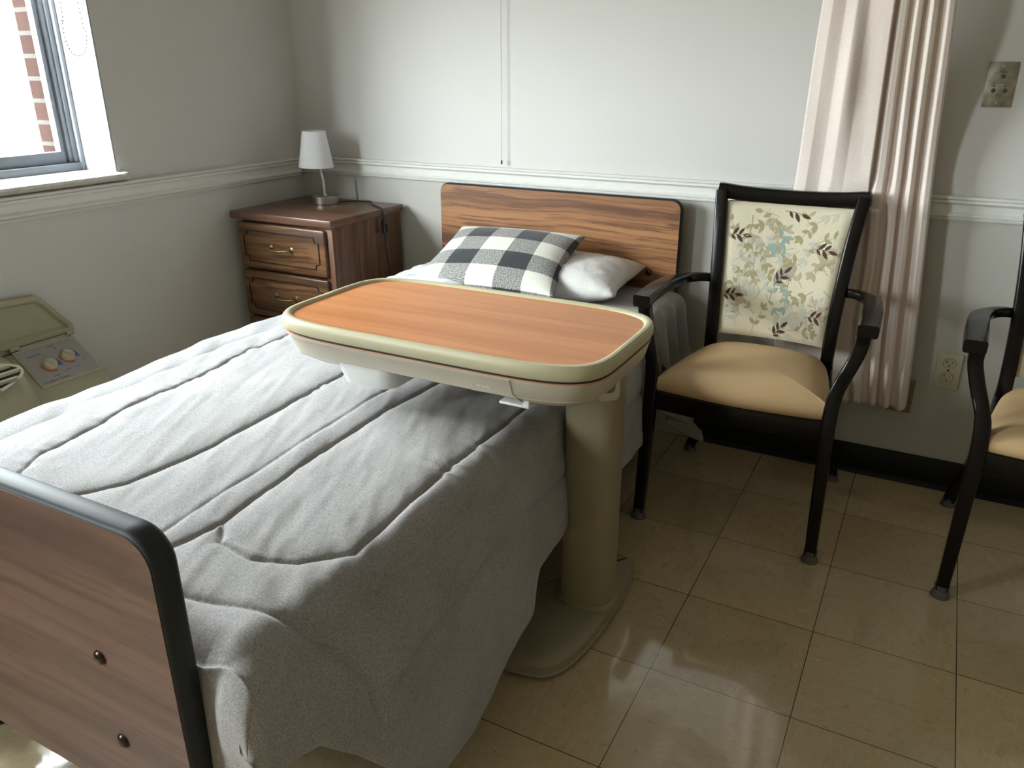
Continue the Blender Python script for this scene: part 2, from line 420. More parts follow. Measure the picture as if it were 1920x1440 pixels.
# window: frame, tracks, panes
win = bpy.data.objects.new('window_1', None); C.objects.link(win); win.location = (-.16, (WY0+WY1)/2, 1.5); struct(win, 'aluminium sliding window')
A0, A1, Z0, Z1 = WY0-.006, WY1+.006, .94, WZ1-.006
fr = MB()
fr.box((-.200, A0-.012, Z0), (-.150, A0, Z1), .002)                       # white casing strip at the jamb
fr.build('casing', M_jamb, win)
fr = MB()
for (d0, d1, x0, x1) in ((.012, .026, -.162, -.200), (.024, .040, -.170, -.205), (.038, .056, -.180, -.21)):
    fr.box((x1, A0-d1, Z0), (x0, A0-d0, Z1), .0015).box((x1, A1+d0, Z0), (x0, A1+d1, Z1), .0015)
fr.box((-.21, A1, Z1-.05), (-.16, A0, Z1), .002)
fr.box((-.20, A1, Z0), (-.150, A0-.012, Z0+.024), .002)
fr.build('window_frame', M_alu2, win)
fr = MB(); S0, S1 = A0-.052, A1+.052
fr.box((-.20, S1, Z0+.022), (-.172, S0, Z0+.062), .003).box((-.20, S1, Z1-.09), (-.172, S0, Z1-.05), .003)
for y, w_ in ((S0, .010), ((S0+S1)/2+.015, .03), (S1+.03, .03)): fr.box((-.199, y-w_, Z0+.06), (-.173, y, Z1-.05), .002)
fr.build('sash', M_alu, win)
MB().box((-.189, S1+.02, Z0+.055), (-.185, S0-.02, Z1-.08)).build('pane', M_glass, win)
# added unseen window further along, fill light for footboard and front floor
w2 = bpy.data.objects.new('fill_window', None); C.objects.link(w2); w2.location = (-.16, (VY0+VY1)/2, 1.5); struct(w2, 'added unseen aluminium window further along the wall, for fill light')
fr = MB()
for a, b_ in ((VY0-.05, VY0), (VY1, VY1+.05)): fr.box((-.20, a, WZ0), (-.15, b_, WZ1), .003)
fr.box((-.20, VY1, WZ0), (-.15, VY0, WZ0+.06), .003).box((-.20, VY1, WZ1-.06), (-.15, VY0, WZ1), .003)
fr.build('window_frame', M_alu, w2)
MB().box((-.189, VY1+.05, WZ0+.06), (-.185, VY0-.05, WZ1-.06)).build('pane', M_glass, w2)
# brick reveal outside the glass
struct(MB().box((-.32, WY0-.035, .6), (-.205, -.3, 2.6), .002).build('wall_outside', M_brick), 'red brick edge outside the window')
struct(MB().box((-.34, WY1, .80), (-.205, WY0-.03, .92), .004).build('trim_5', plain('pale_stone', (.7, .68, .63), .8)), 'stone sill outside')
# portal for the daylight that comes in through the opening
for (a, b_) in ((WY0, WY1), (VY0, VY1)):
    pl = bpy.data.lights.new('window_portal', 'AREA'); po = bpy.data.objects.new('window_portal', pl); C.objects.link(po)
    pl.shape = 'RECTANGLE'; pl.size = abs(b_-a); pl.size_y = WZ1-WZ0; pl.cycles.is_portal = True
    po.location = (-.215, (a+b_)/2, (WZ0+WZ1)/2); po.rotation_euler = (PI/2, 0, -PI/2)

# roller blind above the window with its bead chain
bl = thing('roller_blind', 'white roller blind with a hanging bead chain at the window', 'blind', (-.06, -1.5, 2.06))
MB().tube([(-.06, WY1+.02, 2.07), (-.06, WY0-.02, 2.07)], .022, 16).build('roller', M_white, bl)
MB().box((-.084, WY1+.03, 1.56), (-.082, WY0-.03, 2.07)).box((-.09, WY1+.03, 1.545), (-.076, WY0-.03, 1.57), .003).build('blind_fabric', M_white, bl)
bc = MB(); ch = smooth_path([(-.100, -.895, 2.05), (-.101, -.895, 1.45), (-.110, -.895, 1.39), (-.108, -.895, 1.33), (-.088, -.894, 1.298), (-.061, -.893, 1.291), (-.034, -.892, 1.300), (-.016, -.892, 1.325), (-.010, -.892, 1.36), (-.022, -.892, 1.448), (-.040, -.892, 2.05)], 40)
acc = 0; last = ch[0]
for p in ch:
    acc += (p-last).length; last = p
    if acc > .0115 and p.z < 1.75:
        acc = 0; bc.lathe([(0, -.0022), (.0017, -.0014), (.0022, 0), (.0017, .0014), (0, .0022)], p, 8)
bc.tube(ch[::4], .0005, 5)
bc.build('bead_chain', M_bead, bl)

# ------------------------------------------------------------------ nightstand
ns = thing('nightstand', 'dark oak nightstand with inlaid drawers in the corner', 'nightstand', (.28, -.24, 0))
NX0, NX1, NY0, NY1 = .032, .520, -.462, -.022
MB().box((NX0, NY0, .728), (NX1, NY1, .756), .004).build('stand_top', M_stand_top, ns)
bd = MB().box((NX0+.03, NY0+.032, .03), (NX1-.012, NY1-.004, .728), .002)
bd.box((NX0+.04, NY0+.05, 0), (NX1-.02, NY1-.02, .03))
bd.build('body', M_stand_side, ns)
MB().box((NX1-.052, NY0+.020, .03), (NX1-.012, NY0+.033, .728), .005).build('front_post', M_stand_side, ns)
dx0, dx1 = NX0+.028, NX1-.040
for (z0, z1) in ((.545, .717), (.357, .535), (.17, .347), (.035, .16)):
    d = MB().box((dx0, NY0+.006, z0), (dx1, NY0+.030, z1), .006, 3).build('drawer', M_stand, ns)
    cx, cz, yy = (dx0+dx1)/2, (z0+z1)/2, NY0+.0045
    hw, hh, ct = (dx1-dx0)/2-.028, (z1-z0)/2-.028, .02
    gr = MB(); out = []
    for sx, sz in ((1, 1), (-1, 1), (-1, -1), (1, -1)):
        pa, pb = (sx*hw, sz*(hh-ct)), (sx*(hw-ct), sz*hh); md = (sx*(hw-ct*.85), sz*(hh-ct*.85))
        out += [pa, md, pb] if sx*sz > 0 else [pb, md, pa]
    P = [(cx+a, yy, cz+b_) for a, b_ in out]
    gr.sweep(P, [(-.0013, -.0016), (.0013, -.0016), (.0013, .0016), (-.0013, .0016)], ref=(0, 1, 0), closed=True)
    gr.build('inlay_line', M_groove, d)
    hb = MB(); y1 = NY0-.016
    Pn = smooth_path([(cx-.052, y1+.008, cz), (cx-.03, y1, cz-.002), (cx, y1-.004, cz-.004), (cx+.03, y1, cz-.002), (cx+.052, y1+.008, cz)], 6)
    hb.tube(Pn, [.0022+.0014*math.sin(PI*i/(len(Pn)-1))+.0009*math.cos(i*2.1) for i in range(len(Pn))], 10)
    for sx in (-1, 1):
        hb.tube([(cx+sx*.042, NY0+.006, cz), (cx+sx*.042, y1+.002, cz)], .0035, 8)
        hb.lathe([(0, .003), (.009, .002), (.012, 0), (.012, -.002)], (cx+sx*.050, NY0+.006, cz), 12, M=Matrix.Rotation(PI/2, 4, 'X'))
    hb.build('handle', M_brass, d)

# ------------------------------------------------------------------ lamp
lp = at(607, 381, 2, .757); lc = Vector((float(lp[0]), float(lp[1])+.012, .7562))
lm = thing('table_lamp', 'small lamp with white tapered shade and nickel base on the nightstand', 'lamp', lc)
MB().lathe([(0, 0), (.0495, 0), (.051, .0015), (.051, .0285), (.0495, .030), (.010, .0305), (.008, .034), (0, .034)], lc, 48).build('lamp_base', M_nickel, lm)
tp = lc+Vector((-.026, -.004, .262))
MB().tube(smooth_path([lc+Vector((0, 0, .028)), lc+Vector((-.004, 0, .10)), tp+Vector((.004, 0, -.09)), tp], 6), .0047, 12).build('lamp_pole', M_pole, lm)
Ms = Matrix.Rotation(.02, 4, 'Y')
sh = MB().lathe([(.068, -.135), (.0445, 0), (.043, -.001), (.0665, -.135), (.068, -.135)], tp+Vector((0, 0, .012)), 48, M=Ms)
so = sh.build('lamp_shade', M_shade, lm)
sb = MB()
for a in (0, 2*PI/3, 4*PI/3): sb.tube([tp+Vector((0, 0, -.01)), tp+Vector((.043*math.cos(a), .043*math.sin(a), -.004))], .0012, 6)
sb.lathe([(0, -.045), (.012, -.045), (.012, -.01), (0, -.01)], tp, 16); sb.build('socket', M_whitepl, lm)
zt = .7592
cp = [lc+Vector((.045, .015, .006)), (.300, -.085, zt), (.335, -.055, zt), (.385, -.05, zt), (.43, -.105, zt), (.490, -.145, zt), (.5215, -.158, .754), (.5245, -.158, .735), (.5245, -.158, .70)]
MB().tube(smooth_path(cp, 8), .0026, 8).tube(smooth_path([(.5245, -.158, .67), (.524, -.153, .60), (.523, -.135, .5), (.523, -.12, .35), (.523, -.10, .2)], 8), .0026, 8).build('lamp_cord', M_cord, lm)
MB().box((.520, -.172, .664), (.536, -.144, .718), .005, 3).box((.5355, -.163, .68), (.539, -.153, .70), .001).build('cord_switch', M_cord, lm)

# ------------------------------------------------------------------ bed
bed = thing('hospital_bed', 'hospital bed with oak head panel and dark edged foot panel', 'bed', (1.19, -1.1, 0))
def panel(y0, y1, x0, x1, z0, z1, r, nm, mat, edge_mat, band, face_y):
    def ring(y, inset):
        cx, cz = (x0+x1)/2, (z0+z1)/2
        return [(cx+a, y, cz+b_) for a, b_ in rrect(x1-x0-2*inset, z1-z0-2*inset, max(r-inset, .004), 8)]
    e = .006
    MB().loft([ring(y0, e), ring(y0+.002, .003), ring(y0+.006, 0), ring(y1-.006, 0), ring(y1-.002, .003), ring(y1, e)]).build(nm+'_edge', edge_mat, PARENT)
    MB().loft([ring(y0-.0012, band), ring(y1+.0012, band)]).build(nm, mat, PARENT)
PARENT = bed
panel(-.066, -.040, .724, 1.660, .36, .857, .035, 'headboard', M_oak_head, M_black, .0045, 0)
panel(-2.122, -2.086, .735, 1.641, .236, .741, .050, 'footboard', M_oak_foot, M_black, .0065, 0)
def bolts(y, pts, d):
    for (x, z) in pts:
        MB().lathe([(0, .006), (.006, .0052), (.010, .003), (.0115, 0)], (x, y, z), 20, M=Matrix.Rotation(d, 4, 'X')).build('bolt', M_bolt, bed)
bolts(-.0675, [(.82, .608), (1.561, .608)], PI/2)
bq = [at(187, 1233, 1, -2.124), at(231, 1389, 1, -2.124)]
bolts(-2.1235, [(float(q[0]), float(q[2])) for q in bq]+[(2.4-float(q[0]), float(q[2])) for q in bq], PI/2)
fm = MB()
for x in (.80, 1.58): fm.box((x-.02, -2.08, .30), (x+.02, -.07, .36), .003)
for y in (-2.0, -1.4, -.8, -.25): fm.box((.80, y-.02, .31), (1.58, y+.02, .35), .003)
fm.box((.76, -2.05, .355), (1.62, -.10, .372), .003)
fm.build('bed_frame', M_metal, bed)
for (x, y) in ((.86, -1.99), (1.56, -1.985), (.84, -.28), (1.56, -.28)):
    lg = MB().box((x-.018, y-.018, .14), (x+.018, y+.018, .31), .003).box((x-.028, y-.03, .125), (x+.028, y+.03, .145), .003)
    lo_ = lg.build('leg', M_metal, bed)
    cs = MB().lathe([(0, -.016), (.05, -.016), (.062, -.010), (.062, .010), (.05, .016), (0, .016)], (x, y-.012, .0625), 28, M=Matrix.Rotation(PI/2, 4, 'Y') @ Matrix.Rotation(.5, 4, 'X'))
    cs.box((x-.024, y-.03, .08), (x-.019, y+.02, .13), .002).box((x+.019, y-.03, .08), (x+.024, y+.02, .13), .002)
    cs.build('caster', M_black, lo_)
# mattress
mt = MB().box((.735, -2.065, .375), (1.645, -.078, .535), .035, 4).build('mattress', M_mattress)
tag(mt, 'pale mattress under the grey bedding of the bed', 'mattress')

# comforter --------------------------------------------------------------
def comforter():
    ns_, ny = 520, 580
    y = np.linspace(-.60, -2.078, ny)
    hemy = np.array([-2.078, -2.01, -1.96, -1.91, -1.85, -1.79, -1.66, -1.52, -1.40, -1.33, -1.25, -1.0, -.60])
    hemz = np.array([.40, .385, .33, .26, .185, .13, .125, .17, .20, .262, .27, .262, .245])
    hz = np.interp(y, hemy, hemz)
    fl = np.interp(y, [-2.078, -1.95, -1.7, -1.3, -.6], [.075, .08, .075, .055, .030])
    xr, zt, R = 1.665, .553, .055
    xl = np.interp(y, [-2.078, -1.8, -1.5, -1.1, -.6], [.715, .71, .70, .668, .68])
    Ltop = 1.0; Lr = R*PI/2
    S = np.zeros((ny, ns_)); X = np.zeros_like(S); Z = np.zeros_like(S); NX = np.zeros_like(S); NZ = np.zeros_like(S)
    for j in range(ny):
        drop = zt-R-hz[j]; ld = .17
        total = ld+(xr-xl[j])+Lr+drop*1.03
        s = np.linspace(0, total, ns_)-ld
        x = np.zeros(ns_); z = np.zeros(ns_); nx = np.zeros(ns_); nz = np.ones(ns_)
        w = xr-xl[j]; rl = .03
        for i, q in enumerate(s):
            if q < -rl*.57: x[i] = xl[j]-rl*.6; z[i] = zt-rl+(q+rl*.57); nx[i], nz[i] = -1, 0
            elif q < rl: 
                a = (rl-q)/(rl*1.57)*PI/2; x[i] = xl[j]+rl*.4-rl*math.sin(a); z[i] = zt-rl+rl*math.cos(a); nx[i], nz[i] = -math.sin(a), math.cos(a)
            elif q < w: x[i] = xl[j]+q; z[i] = zt
            elif q < w+Lr:
                a = (q-w)/Lr*PI/2; x[i] = xr+R*math.sin(a); z[i] = zt-R+R*math.cos(a); nx[i], nz[i] = math.sin(a), math.cos(a)
            else:
                d = q-w-Lr; x[i] = xr+R+fl[j]*(1-math.exp(-d/.22))*1.25; z[i] = zt-R-d; nx[i], nz[i] = .97, .2
        S[j] = xl[j]+s; X[j] = x; Z[j] = z; NX[j] = nx; NZ[j] = nz
    # S is x on the top, and keeps running down the drape
    Y = np.repeat(y[:, None], ns_, 1)
    def seg(poly, wob=0):
        D = np.full(S.shape, 9.)
        SX = S+wob*fbm(Y*5, S*2+3); SY = Y
        for (ax, ay), (bx, by) in zip(poly[:-1], poly[1:]):
            dx, dy = bx-ax, by-ay; t = np.clip(((SX-ax)*dx+(SY-ay)*dy)/(dx*dx+dy*dy+1e-9), 0, 1)
            D = np.minimum(D, np.hypot(SX-ax-t*dx, SY-ay-t*dy))
        return D
    a_ = [(.845, -.6), (.84, -1.2), (.895, -1.65), (.93, -1.84), (.96, -1.895), (1.02, -1.93), (1.11, -1.92), (1.18, -1.83), (1.20, -1.65), (1.175, -1.2), (1.165, -.6)]
    c_ = [(1.385, -2.03), (1.41, -1.93), (1.435, -1.84), (1.425, -1.73), (1.415, -1.63), (1.40, -1.33), (1.405, -1.1), (1.39, -.6)]
    d_ = [(1.437, -1.845), (1.47, -1.885), (1.54, -1.895), (1.62, -1.868), (1.685, -1.81), (1.675, -1.70), (1.665, -1.49), (1.66, -1.19), (1.65, -.6)]
    b_ = [(1.37, -1.95), (1.362, -1.8), (1.355, -1.55), (1.335, -1.3), (1.33, -.9), (1.33, -.6)]
    f_ = [(1.86, -.6), (1.855, -1.1), (1.85, -1.42), (1.87, -1.60), (1.885, -1.76), (1.90, -1.85)]
    g_ = [(1.44, -2.03), (1.58, -2.00), (1.66, -1.985), (1.73, -1.965), (1.78, -1.93), (1.85, -1.90), (1.92, -1.90)]
    l_ = [(.76, -.6), (.75, -1.2), (.78, -1.7), (.80, -2.05)]
    loft = .0085
    D = np.minimum.reduce([seg(a_, .010), seg(c_, .012), seg(d_, .010)])
    H = loft*(1-np.exp(-D/.016))-.0042*np.exp(-(D/.0034)**1.5)
    Df = seg(f_, .02); Dg = seg(g_, .015); Db = seg(b_, .006); Dl = seg(l_, .03)
    H -= .0085*np.exp(-Df/.009)+.009*np.exp(-Dg/.009)+.0042*np.exp(-Db/.005)+.004*np.exp(-Dl/.012)
    # step: the channel right of the deep seam rides over it
    side = np.clip((S-1.40)/.05, -1, 1)*np.exp(-np.abs(S-1.41)/.05); H += .0022*side
    # puckers that run into the seams
    near = np.exp(-D/.035)
    H += .0045*near*np.clip(vnoise(Y*60, S*6), -.1, .5)*2*np.clip(.5+2*vnoise(Y*4, S*4+9), 0, 1)
    na = np.exp(-seg(a_[:4], .01)/.06)*(S < 1.02); H += .008*na*vnoise(Y*24+S*14, S*9)+.004*na*vnoise(Y*60-S*25, S*20)
    # long soft creases along the bed and general rumple
    H += .0045*fbm(S*11+Y*2.0, Y*2.2, 3)+.003*fbm(S*30+Y*14, Y*6-S*4, 2)
    H += .010*fbm(S*2.6, Y*2.6, 2)
    strip = np.clip((.86-S)/.06, 0, 1); H += strip*(.006*vnoise(Y*16+S*22, S*8)-.003)
    # drape: vertical folds grow downwards
    dr = np.clip((S-1.74)/.30, 0, 1)
    H += dr*(.020*fbm(Y*4.3+S*.8, S*1.4, 2)+.006*vnoise(Y*15, S*3))
    # pulls at the foot corner
    foot = np.clip((-1.62-Y)/.35, 0, 1)*np.clip((S-1.45)/.25, 0, 1)
    H += foot*.026*vnoise((Y*1.1+S)*9, (S-Y)*2.4)+foot*.010*vnoise((Y+S*.7)*24, (S-Y)*5)+dr*.006*fbm(Y*14+S*9, S*12-Y*5, 2)
    edge = np.exp(-(S.max(axis=1)[:, None]-S)/.012); H -= .004*edge
    H *= 1-.5*np.exp(-(Y+2.078)/.02)
    Xo = X+NX*H; Zo = Z+NZ*H
    Yo = Y+dr*.008*fbm(S*6, Y*6, 2)+np.clip((-1.99-Y), 0, .1)*.0
    # foot end tucks down against the footboard
    tuck = np.clip((-2.03-Y)/.05, 0, 1)**2*np.clip((1.72-X)/.08, 0, 1); Zo -= tuck*.035
    # the foot end turns down behind the footboard
    cx, cz = Xo[-1].copy(), Zo[-1].copy(); m = 44
    for k in range(1, m+1):
        d = .225*k/m; lim = zt+.01-d
        nz_ = np.minimum(cz, np.maximum(lim, .33)+.012*np.clip(cx-1.70, -.3, .1)/.1)
        moved = cz-nz_
        nxx = cx-np.maximum(cx-1.775, 0)*np.clip(moved/.06, 0, 1)
        yy = -2.080-.004*np.sin(np.clip(moved/.06, 0, 1)*PI/2)-np.clip((cx-1.655)/.03, 0, 1)*(.014*np.sin(np.clip(moved/.15, 0, 1)*PI)+.005*np.clip(moved/.03, 0, 1)*vnoise(cx*20+moved*12, moved*10))-.00025*k
        Xo = np.vstack([Xo, nxx]); Yo = np.vstack([Yo, yy]); Zo = np.vstack([Zo, nz_])
    ny += m
    V = np.stack([Xo, Yo, Zo], -1).reshape(-1, 3)
    idx = np.arange(ny*ns_).reshape(ny, ns_)
    Fq = np.stack([idx[:-1, :-1], idx[1:, :-1], idx[1:, 1:], idx[:-1, 1:]], -1).reshape(-1, 4)
    me = bpy.data.meshes.new('comforter'); me.from_pydata([tuple(v) for v in V.tolist()], [], Fq.tolist()); me.materials.append(M_comf); me.shade_smooth()
    o = link(bpy.data.objects.new('comforter', me)); mod(o, 'SOLIDIFY', thickness=.012, offset=-1 if me.polygons[0].normal.z > 0 else 1)
    return o
tag(comforter(), 'quilted heather grey comforter spread over the bed', 'comforter')

# grey sheet at the head of the bed, hanging at its right side
def head_sheet():
    def fn(u, v):
        y = -.085-.62*v
        ztop = .557
        w = .93; R = .045; drop = float(np.interp(y, [-.70, -.36, -.31, -.24, -.18, -.145, -.115, -.085], [.10, .12, .30, .36, .38, .44, .46, .40]))
        tot = .05+w+R*1.57+drop; s = u*tot-.05; xl = .725; xr = xl+w
        if s < 0: x, z, nx, nz = xl-.006, ztop+s-.006, -1, 0
        elif s < w: x, z, nx, nz = xl+s, ztop, 0, 1
        elif s < w+R*1.57: a = (s-w)/R; x, z, nx, nz = xr+R*math.sin(a), ztop-R+R*math.cos(a), math.sin(a), math.cos(a)
        else: d = s-w-R*1.57; x, z, nx, nz = xr+R+.02*d, ztop-R-d, 1, 0
        k = max(0, s-w)/.5
        h = .006*fbm(x*7, y*7, 3)+k*.055*math.sin(y*52+d_off(k))+k*.02*vnoise(y*40, s*3)
        return (x+nx*h+.05*k*k, y-.035*k*math.cos(y*9), z+nz*h)
    d_off = lambda k: 1.2*k
    V, Fc = grid(150, 70, fn); o = mk('bed_sheet', V, Fc, M_sheet, sharp=180); mod(o, 'SOLIDIFY', thickness=.003, offset=-1); return o
tag(head_sheet(), 'plain grey sheet hanging in folds beside the headboard', 'sheet')

def blob(name, mat, cx, cy, cz, hx, hy, hz, rot, parent=None, nx=56, ny=40, wr=.008, e=2.6, tilt=(0,0,0), uv=False, seed=0):
    "soft pillow: two bulging faces meeting in a seam; corners pull out"
    M = Matrix.Translation((cx, cy, cz)) @ Matrix.Rotation(rot, 4, 'Z') @ Matrix.Rotation(tilt[0], 4, 'X') @ Matrix.Rotation(tilt[1], 4, 'Y')
    V = []; Fc = []
    for sgn in (1, -1):
        off = len(V)
        for j in range(ny):
            for i in range(nx):
                u = -1+2*i/(nx-1); v = -1+2*j/(ny-1)
                pin = 1-.07*(1-u*u)*abs(v)**3; pin2 = 1-.07*(1-v*v)*abs(u)**3
                th = max(0, (1-abs(u)**e)*(1-abs(v)**e))**.55
                x, y = u*hx*pin2, v*hy*pin
                w = wr*float(fbm(u*3+seed, v*3+sgn, 3))*min(1, th*2)
                w += wr*.5*float(vnoise(u*14+seed, v*5))*max(0, .8-th)*th
                V.append(M @ Vector((x, y, sgn*(hz*th)+w)))
        for j in range(ny-1):
            for i in range(nx-1):
                a = off+j*nx+i; q = (a, a+1, a+nx+1, a+nx); Fc.append(q if sgn > 0 else q[::-1])
    bm = bmesh.new(); me = bpy.data.meshes.new(name); me.from_pydata([tuple(v) for v in V], [], Fc); bm.from_mesh(me)
    bmesh.ops.remove_doubles(bm, verts=bm.verts, dist=.0004); bm.to_mesh(me); bm.free(); me.materials.append(mat); me.shade_smooth()
    return link(bpy.data.objects.new(name, me), parent)
tag(blob('pillow', M_pillow, 1.235, -.235, .614, .325, .165, .060, .03, tilt=(.08, 0, 0), wr=.008, seed=4, e=3.4), 'plump white pillow under the checked cushion', 'pillow')
# white top sheet bunched at the left of the pillow
def top_sheet():
    def fn(u, v):
        x = .690+.40*u; y = -.10-.50*v
        e = (math.sin(PI*min(1, max(0, u)))**.5)*(math.sin(PI*v)**.35)
        z = .562+e*(.028+.055*max(0, u-.15)**1.0)
        z += e*(.016*float(vnoise(x*16+y*9, y*9))+.012*float(vnoise(x*40-y*30, y*22+x*9)))
        if u < .12: z -= (.12-u)*.9
        return (x+.01*float(vnoise(y*12, 3)), y, z)
    V, Fc = grid(80, 80, fn); o = mk('top_sheet', V, Fc, M_wsheet, sharp=180); mod(o, 'SOLIDIFY', thickness=.003, offset=-1); return o
tag(top_sheet(), 'white top sheet bunched at the left of the pillow', 'sheet')
# plaid cushion from its four corners
def cushion():
    TL, TR, BR = [Vector(at(*q).tolist()) for q in ((866, 424, 1, -.150), (1100, 443, 1, -.155), (1040, 560, 1, -.465))]
    BL = Vector(at(762, 548, 1, -.48).tolist()); BL.z = BR.z-.02
    n = (TR-TL).cross(BL-TL).normalized(); n = n if n.z > 0 else -n
    N = 64; V = []; UV = []; Fc = []
    for sgn in (1, -1):
        off = len(V)
        for j in range(N):
            for i in range(N):
                u, v = i/(N-1), j/(N-1); a, b_ = 2*u-1, 2*v-1
                pu = .5+(u-.5)*(1-.09*(1-b_*b_)*abs(a)**3); pv = .5+(v-.5)*(1-.09*(1-a*a)*abs(b_)**3)
                p = (TL*(1-pu)+TR*pu)*(1-pv)+(BL*(1-pu)+BR*pu)*pv
                th = max(0, (1-abs(a)**2.4)*(1-abs(b_)**2.4))**.52
                h = (.058 if sgn > 0 else -.030)*th+.004*float(fbm(u*4+2, v*4, 3))*min(1, th*2)
                V.append(p+n*h); UV.append((u, v))
        for j in range(N-1):
            for i in range(N-1):
                a = off+j*N+i; Fc.append((a, a+1, a+N+1, a+N))
    me = bpy.data.meshes.new('cushion'); me.from_pydata([tuple(v) for v in V], [], Fc); uvl = me.uv_layers.new(name='UVMap')
    for lp_ in me.loops: uvl.data[lp_.index].uv = UV[lp_.vertex_index]
    bm = bmesh.new(); bm.from_mesh(me); bmesh.ops.remove_doubles(bm, verts=bm.verts, dist=.0003); bmesh.ops.recalc_face_normals(bm, faces=bm.faces); bm.to_mesh(me); bm.free()
    me.materials.append(M_plaid); me.shade_smooth(); return link(bpy.data.objects.new('cushion', me))
tag(cushion(), 'black and white buffalo check cushion leaning on the white pillow', 'cushion')

# ------------------------------------------------------------------ overbed table
ot = thing('overbed_table', 'rolling overbed table with orange cherry top and beige rim', 'table', (1.795, -1.12, 0))
OCX, OCY, OA, OB, OZ = 1.508, -1.185, .396, .222, .750
def outline(ins, z, n=160, e=5.4, dx=0, dy=0, sx=1):
    P = []
    for i in range(n):
        a = 2*PI*i/n; c, s = math.cos(a), math.sin(a)
        P.append((OCX+dx+(OA-ins)*sx*math.copysign(abs(c)**(2/e), c), OCY+dy+(OB-ins)*math.copysign(abs(s)**(2/e), s), z))
    return P
MB().loft([outline(.0185, OZ-.014), outline(.0185, OZ-.0065)]).build('tabletop', M_cherry, ot)
rm = MB().loft([outline(.020, OZ-.016), outline(.019, OZ-.006), outline(.015, OZ-.001), outline(.010, OZ), outline(.005, OZ-.001), outline(.0015, OZ-.006), outline(0, OZ-.014), outline(.001, OZ-.026), outline(.004, OZ-.031), outline(.020, OZ-.032)], False, False)
rm.build('rim', M_beige, ot)
# dark sheet below the rim, coloured as the shade in the joint
MB().loft([outline(.007, OZ-.037), outline(.007, OZ-.030)]).build('gap_shade', M_dark, ot)
MB().loft([outline(.004, OZ-.0385), outline(.004, OZ-.0360)]).build('tray_edge', M_orange, ot)
ap = MB().loft([outline(.005, OZ-.0385), outline(.005, OZ-.042), outline(.010, OZ-.048), outline(.018, OZ-.080), outline(.021, OZ-.082), outline(.05, OZ-.082)])
apo = ap.build('apron', M_beige2, ot)
def yfront(x, ins, e=5.4):
    t = min(1, abs((x-OCX)/(OA-ins))); return OCY-(OB-ins)*(1-t**e)**(1/e)
xl_ = float(at(902, 702, 1, -1.39)[0])
Mx = frame_matrix((xl_, yfront(xl_, .0155)-.0006, OZ-.062), (1, 0, 0), (0, .25, 1))
MB().add(*text_mesh('PULL', .020, Mx, .0004)).build('lettering', M_beige2, apo)
# raised tabs along the apron bottom
for px_, ww in ((622, .022), (690, .05), (880, .02), (950, .05)):
    x = float(at(px_, 690, 1, -1.40)[0]); yf = yfront(x, .026)
    MB().loft([[(x-ww, yf+.004, OZ-.076), (x+ww, yf+.004, OZ-.076), (x+ww, yf+.03, OZ-.076), (x-ww, yf+.03, OZ-.076)], [(x-ww*.55, yf+.006, OZ-.088), (x+ww*.55, yf+.006, OZ-.088), (x+ww*.55, yf+.03, OZ-.088), (x-ww*.55, yf+.03, OZ-.088)]]).build('apron_tab', M_beige2, apo)
# support housing under the right end
hs = []
for ins, z, cut in ((.0045, OZ-.0386, 1.735), (.012, OZ-.070, 1.738), (.026, OZ-.088, 1.75), (.032, OZ-.093, 1.76), (.055, OZ-.093, 1.78)):
    hs.append([(max(x, cut), y, z) for x, y, z in outline(ins, z)])
MB().loft(hs).build('support_housing', M_beige2, ot)
x0b, x1b = 1.700, 1.765; yb = yfront(1.74, .03)
MB().box((x0b, yb-.004, OZ-.103), (x1b, yb+.05, OZ-.097), .002).box((x1b-.014, yb-.003, OZ-.100), (x1b, yb+.03, OZ-.078), .002).build('release_lever', M_whitepl, ot)
# white storage tray hanging below the left end
ty = -1.16; tr = []
tx0, tx1 = 1.285, 1.44
def tring(ins, z, x0=tx0, x1=tx1, y0=-1.378, y1=-1.02):
    return [((x0+x1)/2+a, (y0+y1)/2+b_, z) for a, b_ in rrect(x1-x0-2*ins, y1-y0-2*ins, .035, 6)]
MB().loft([tring(0, OZ-.079), tring(.002, OZ-.105), tring(.010, OZ-.134), tring(.03, OZ-.139)]).build('storage_tray', M_whitepl, ot)
MB().loft([tring(0, OZ-.079, x0=1.150, x1=1.32, y0=-1.365), tring(.004, OZ-.092, x0=1.150, x1=1.32, y0=-1.365), tring(.02, OZ-.108, x0=1.185, x1=1.32, y0=-1.365)]).build('tray_guide', M_whitepl, ot)
# column and base
CX, CY = 1.797, -1.108
def oval(rx, ry, z, n=40, e=2.6):
    return [(CX+rx*math.copysign(abs(math.cos(a))**(2/e), math.cos(a)), CY+ry*math.copysign(abs(math.sin(a))**(2/e), math.sin(a)), z) for a in [2*PI*i/n for i in range(n)]]
MB().loft([oval(.064, .056, .05), oval(.064, .056, OZ-.10)]).build('column', M_col, ot)
MB().loft([oval(.072, .064, .046), oval(.071, .063, .056), oval(.064, .056, .062)]).build('column_collar', M_col, ot)
hp = [(1.853, -1.165), (1.812, -1.170)]
def hring(w, h, r, off):
    Mh = frame_matrix((1.840, -1.150, .640), (.72, .69, 0), (0, 0, 1))
    return [Mh @ Vector((a+(.0), b_, off)) for a, b_ in rrect(w, h, r, 5)]
hm = MB(); R0 = hring(.050, .088, .014, .004); R1 = hring(.046, .084, .013, .009); R2 = hring(.026, .048, .009, .009); R3 = hring(.024, .046, .008, .002)
k = len(R0); hm.add(R0+R1+R2+R3, [(i*k+q, i*k+(q+1) % k, (i+1)*k+(q+1) % k, (i+1)*k+q) for i in range(3) for q in range(k)]).add(R3, [tuple(range(k))])
hm.build('release_handle', M_beige2, ot)
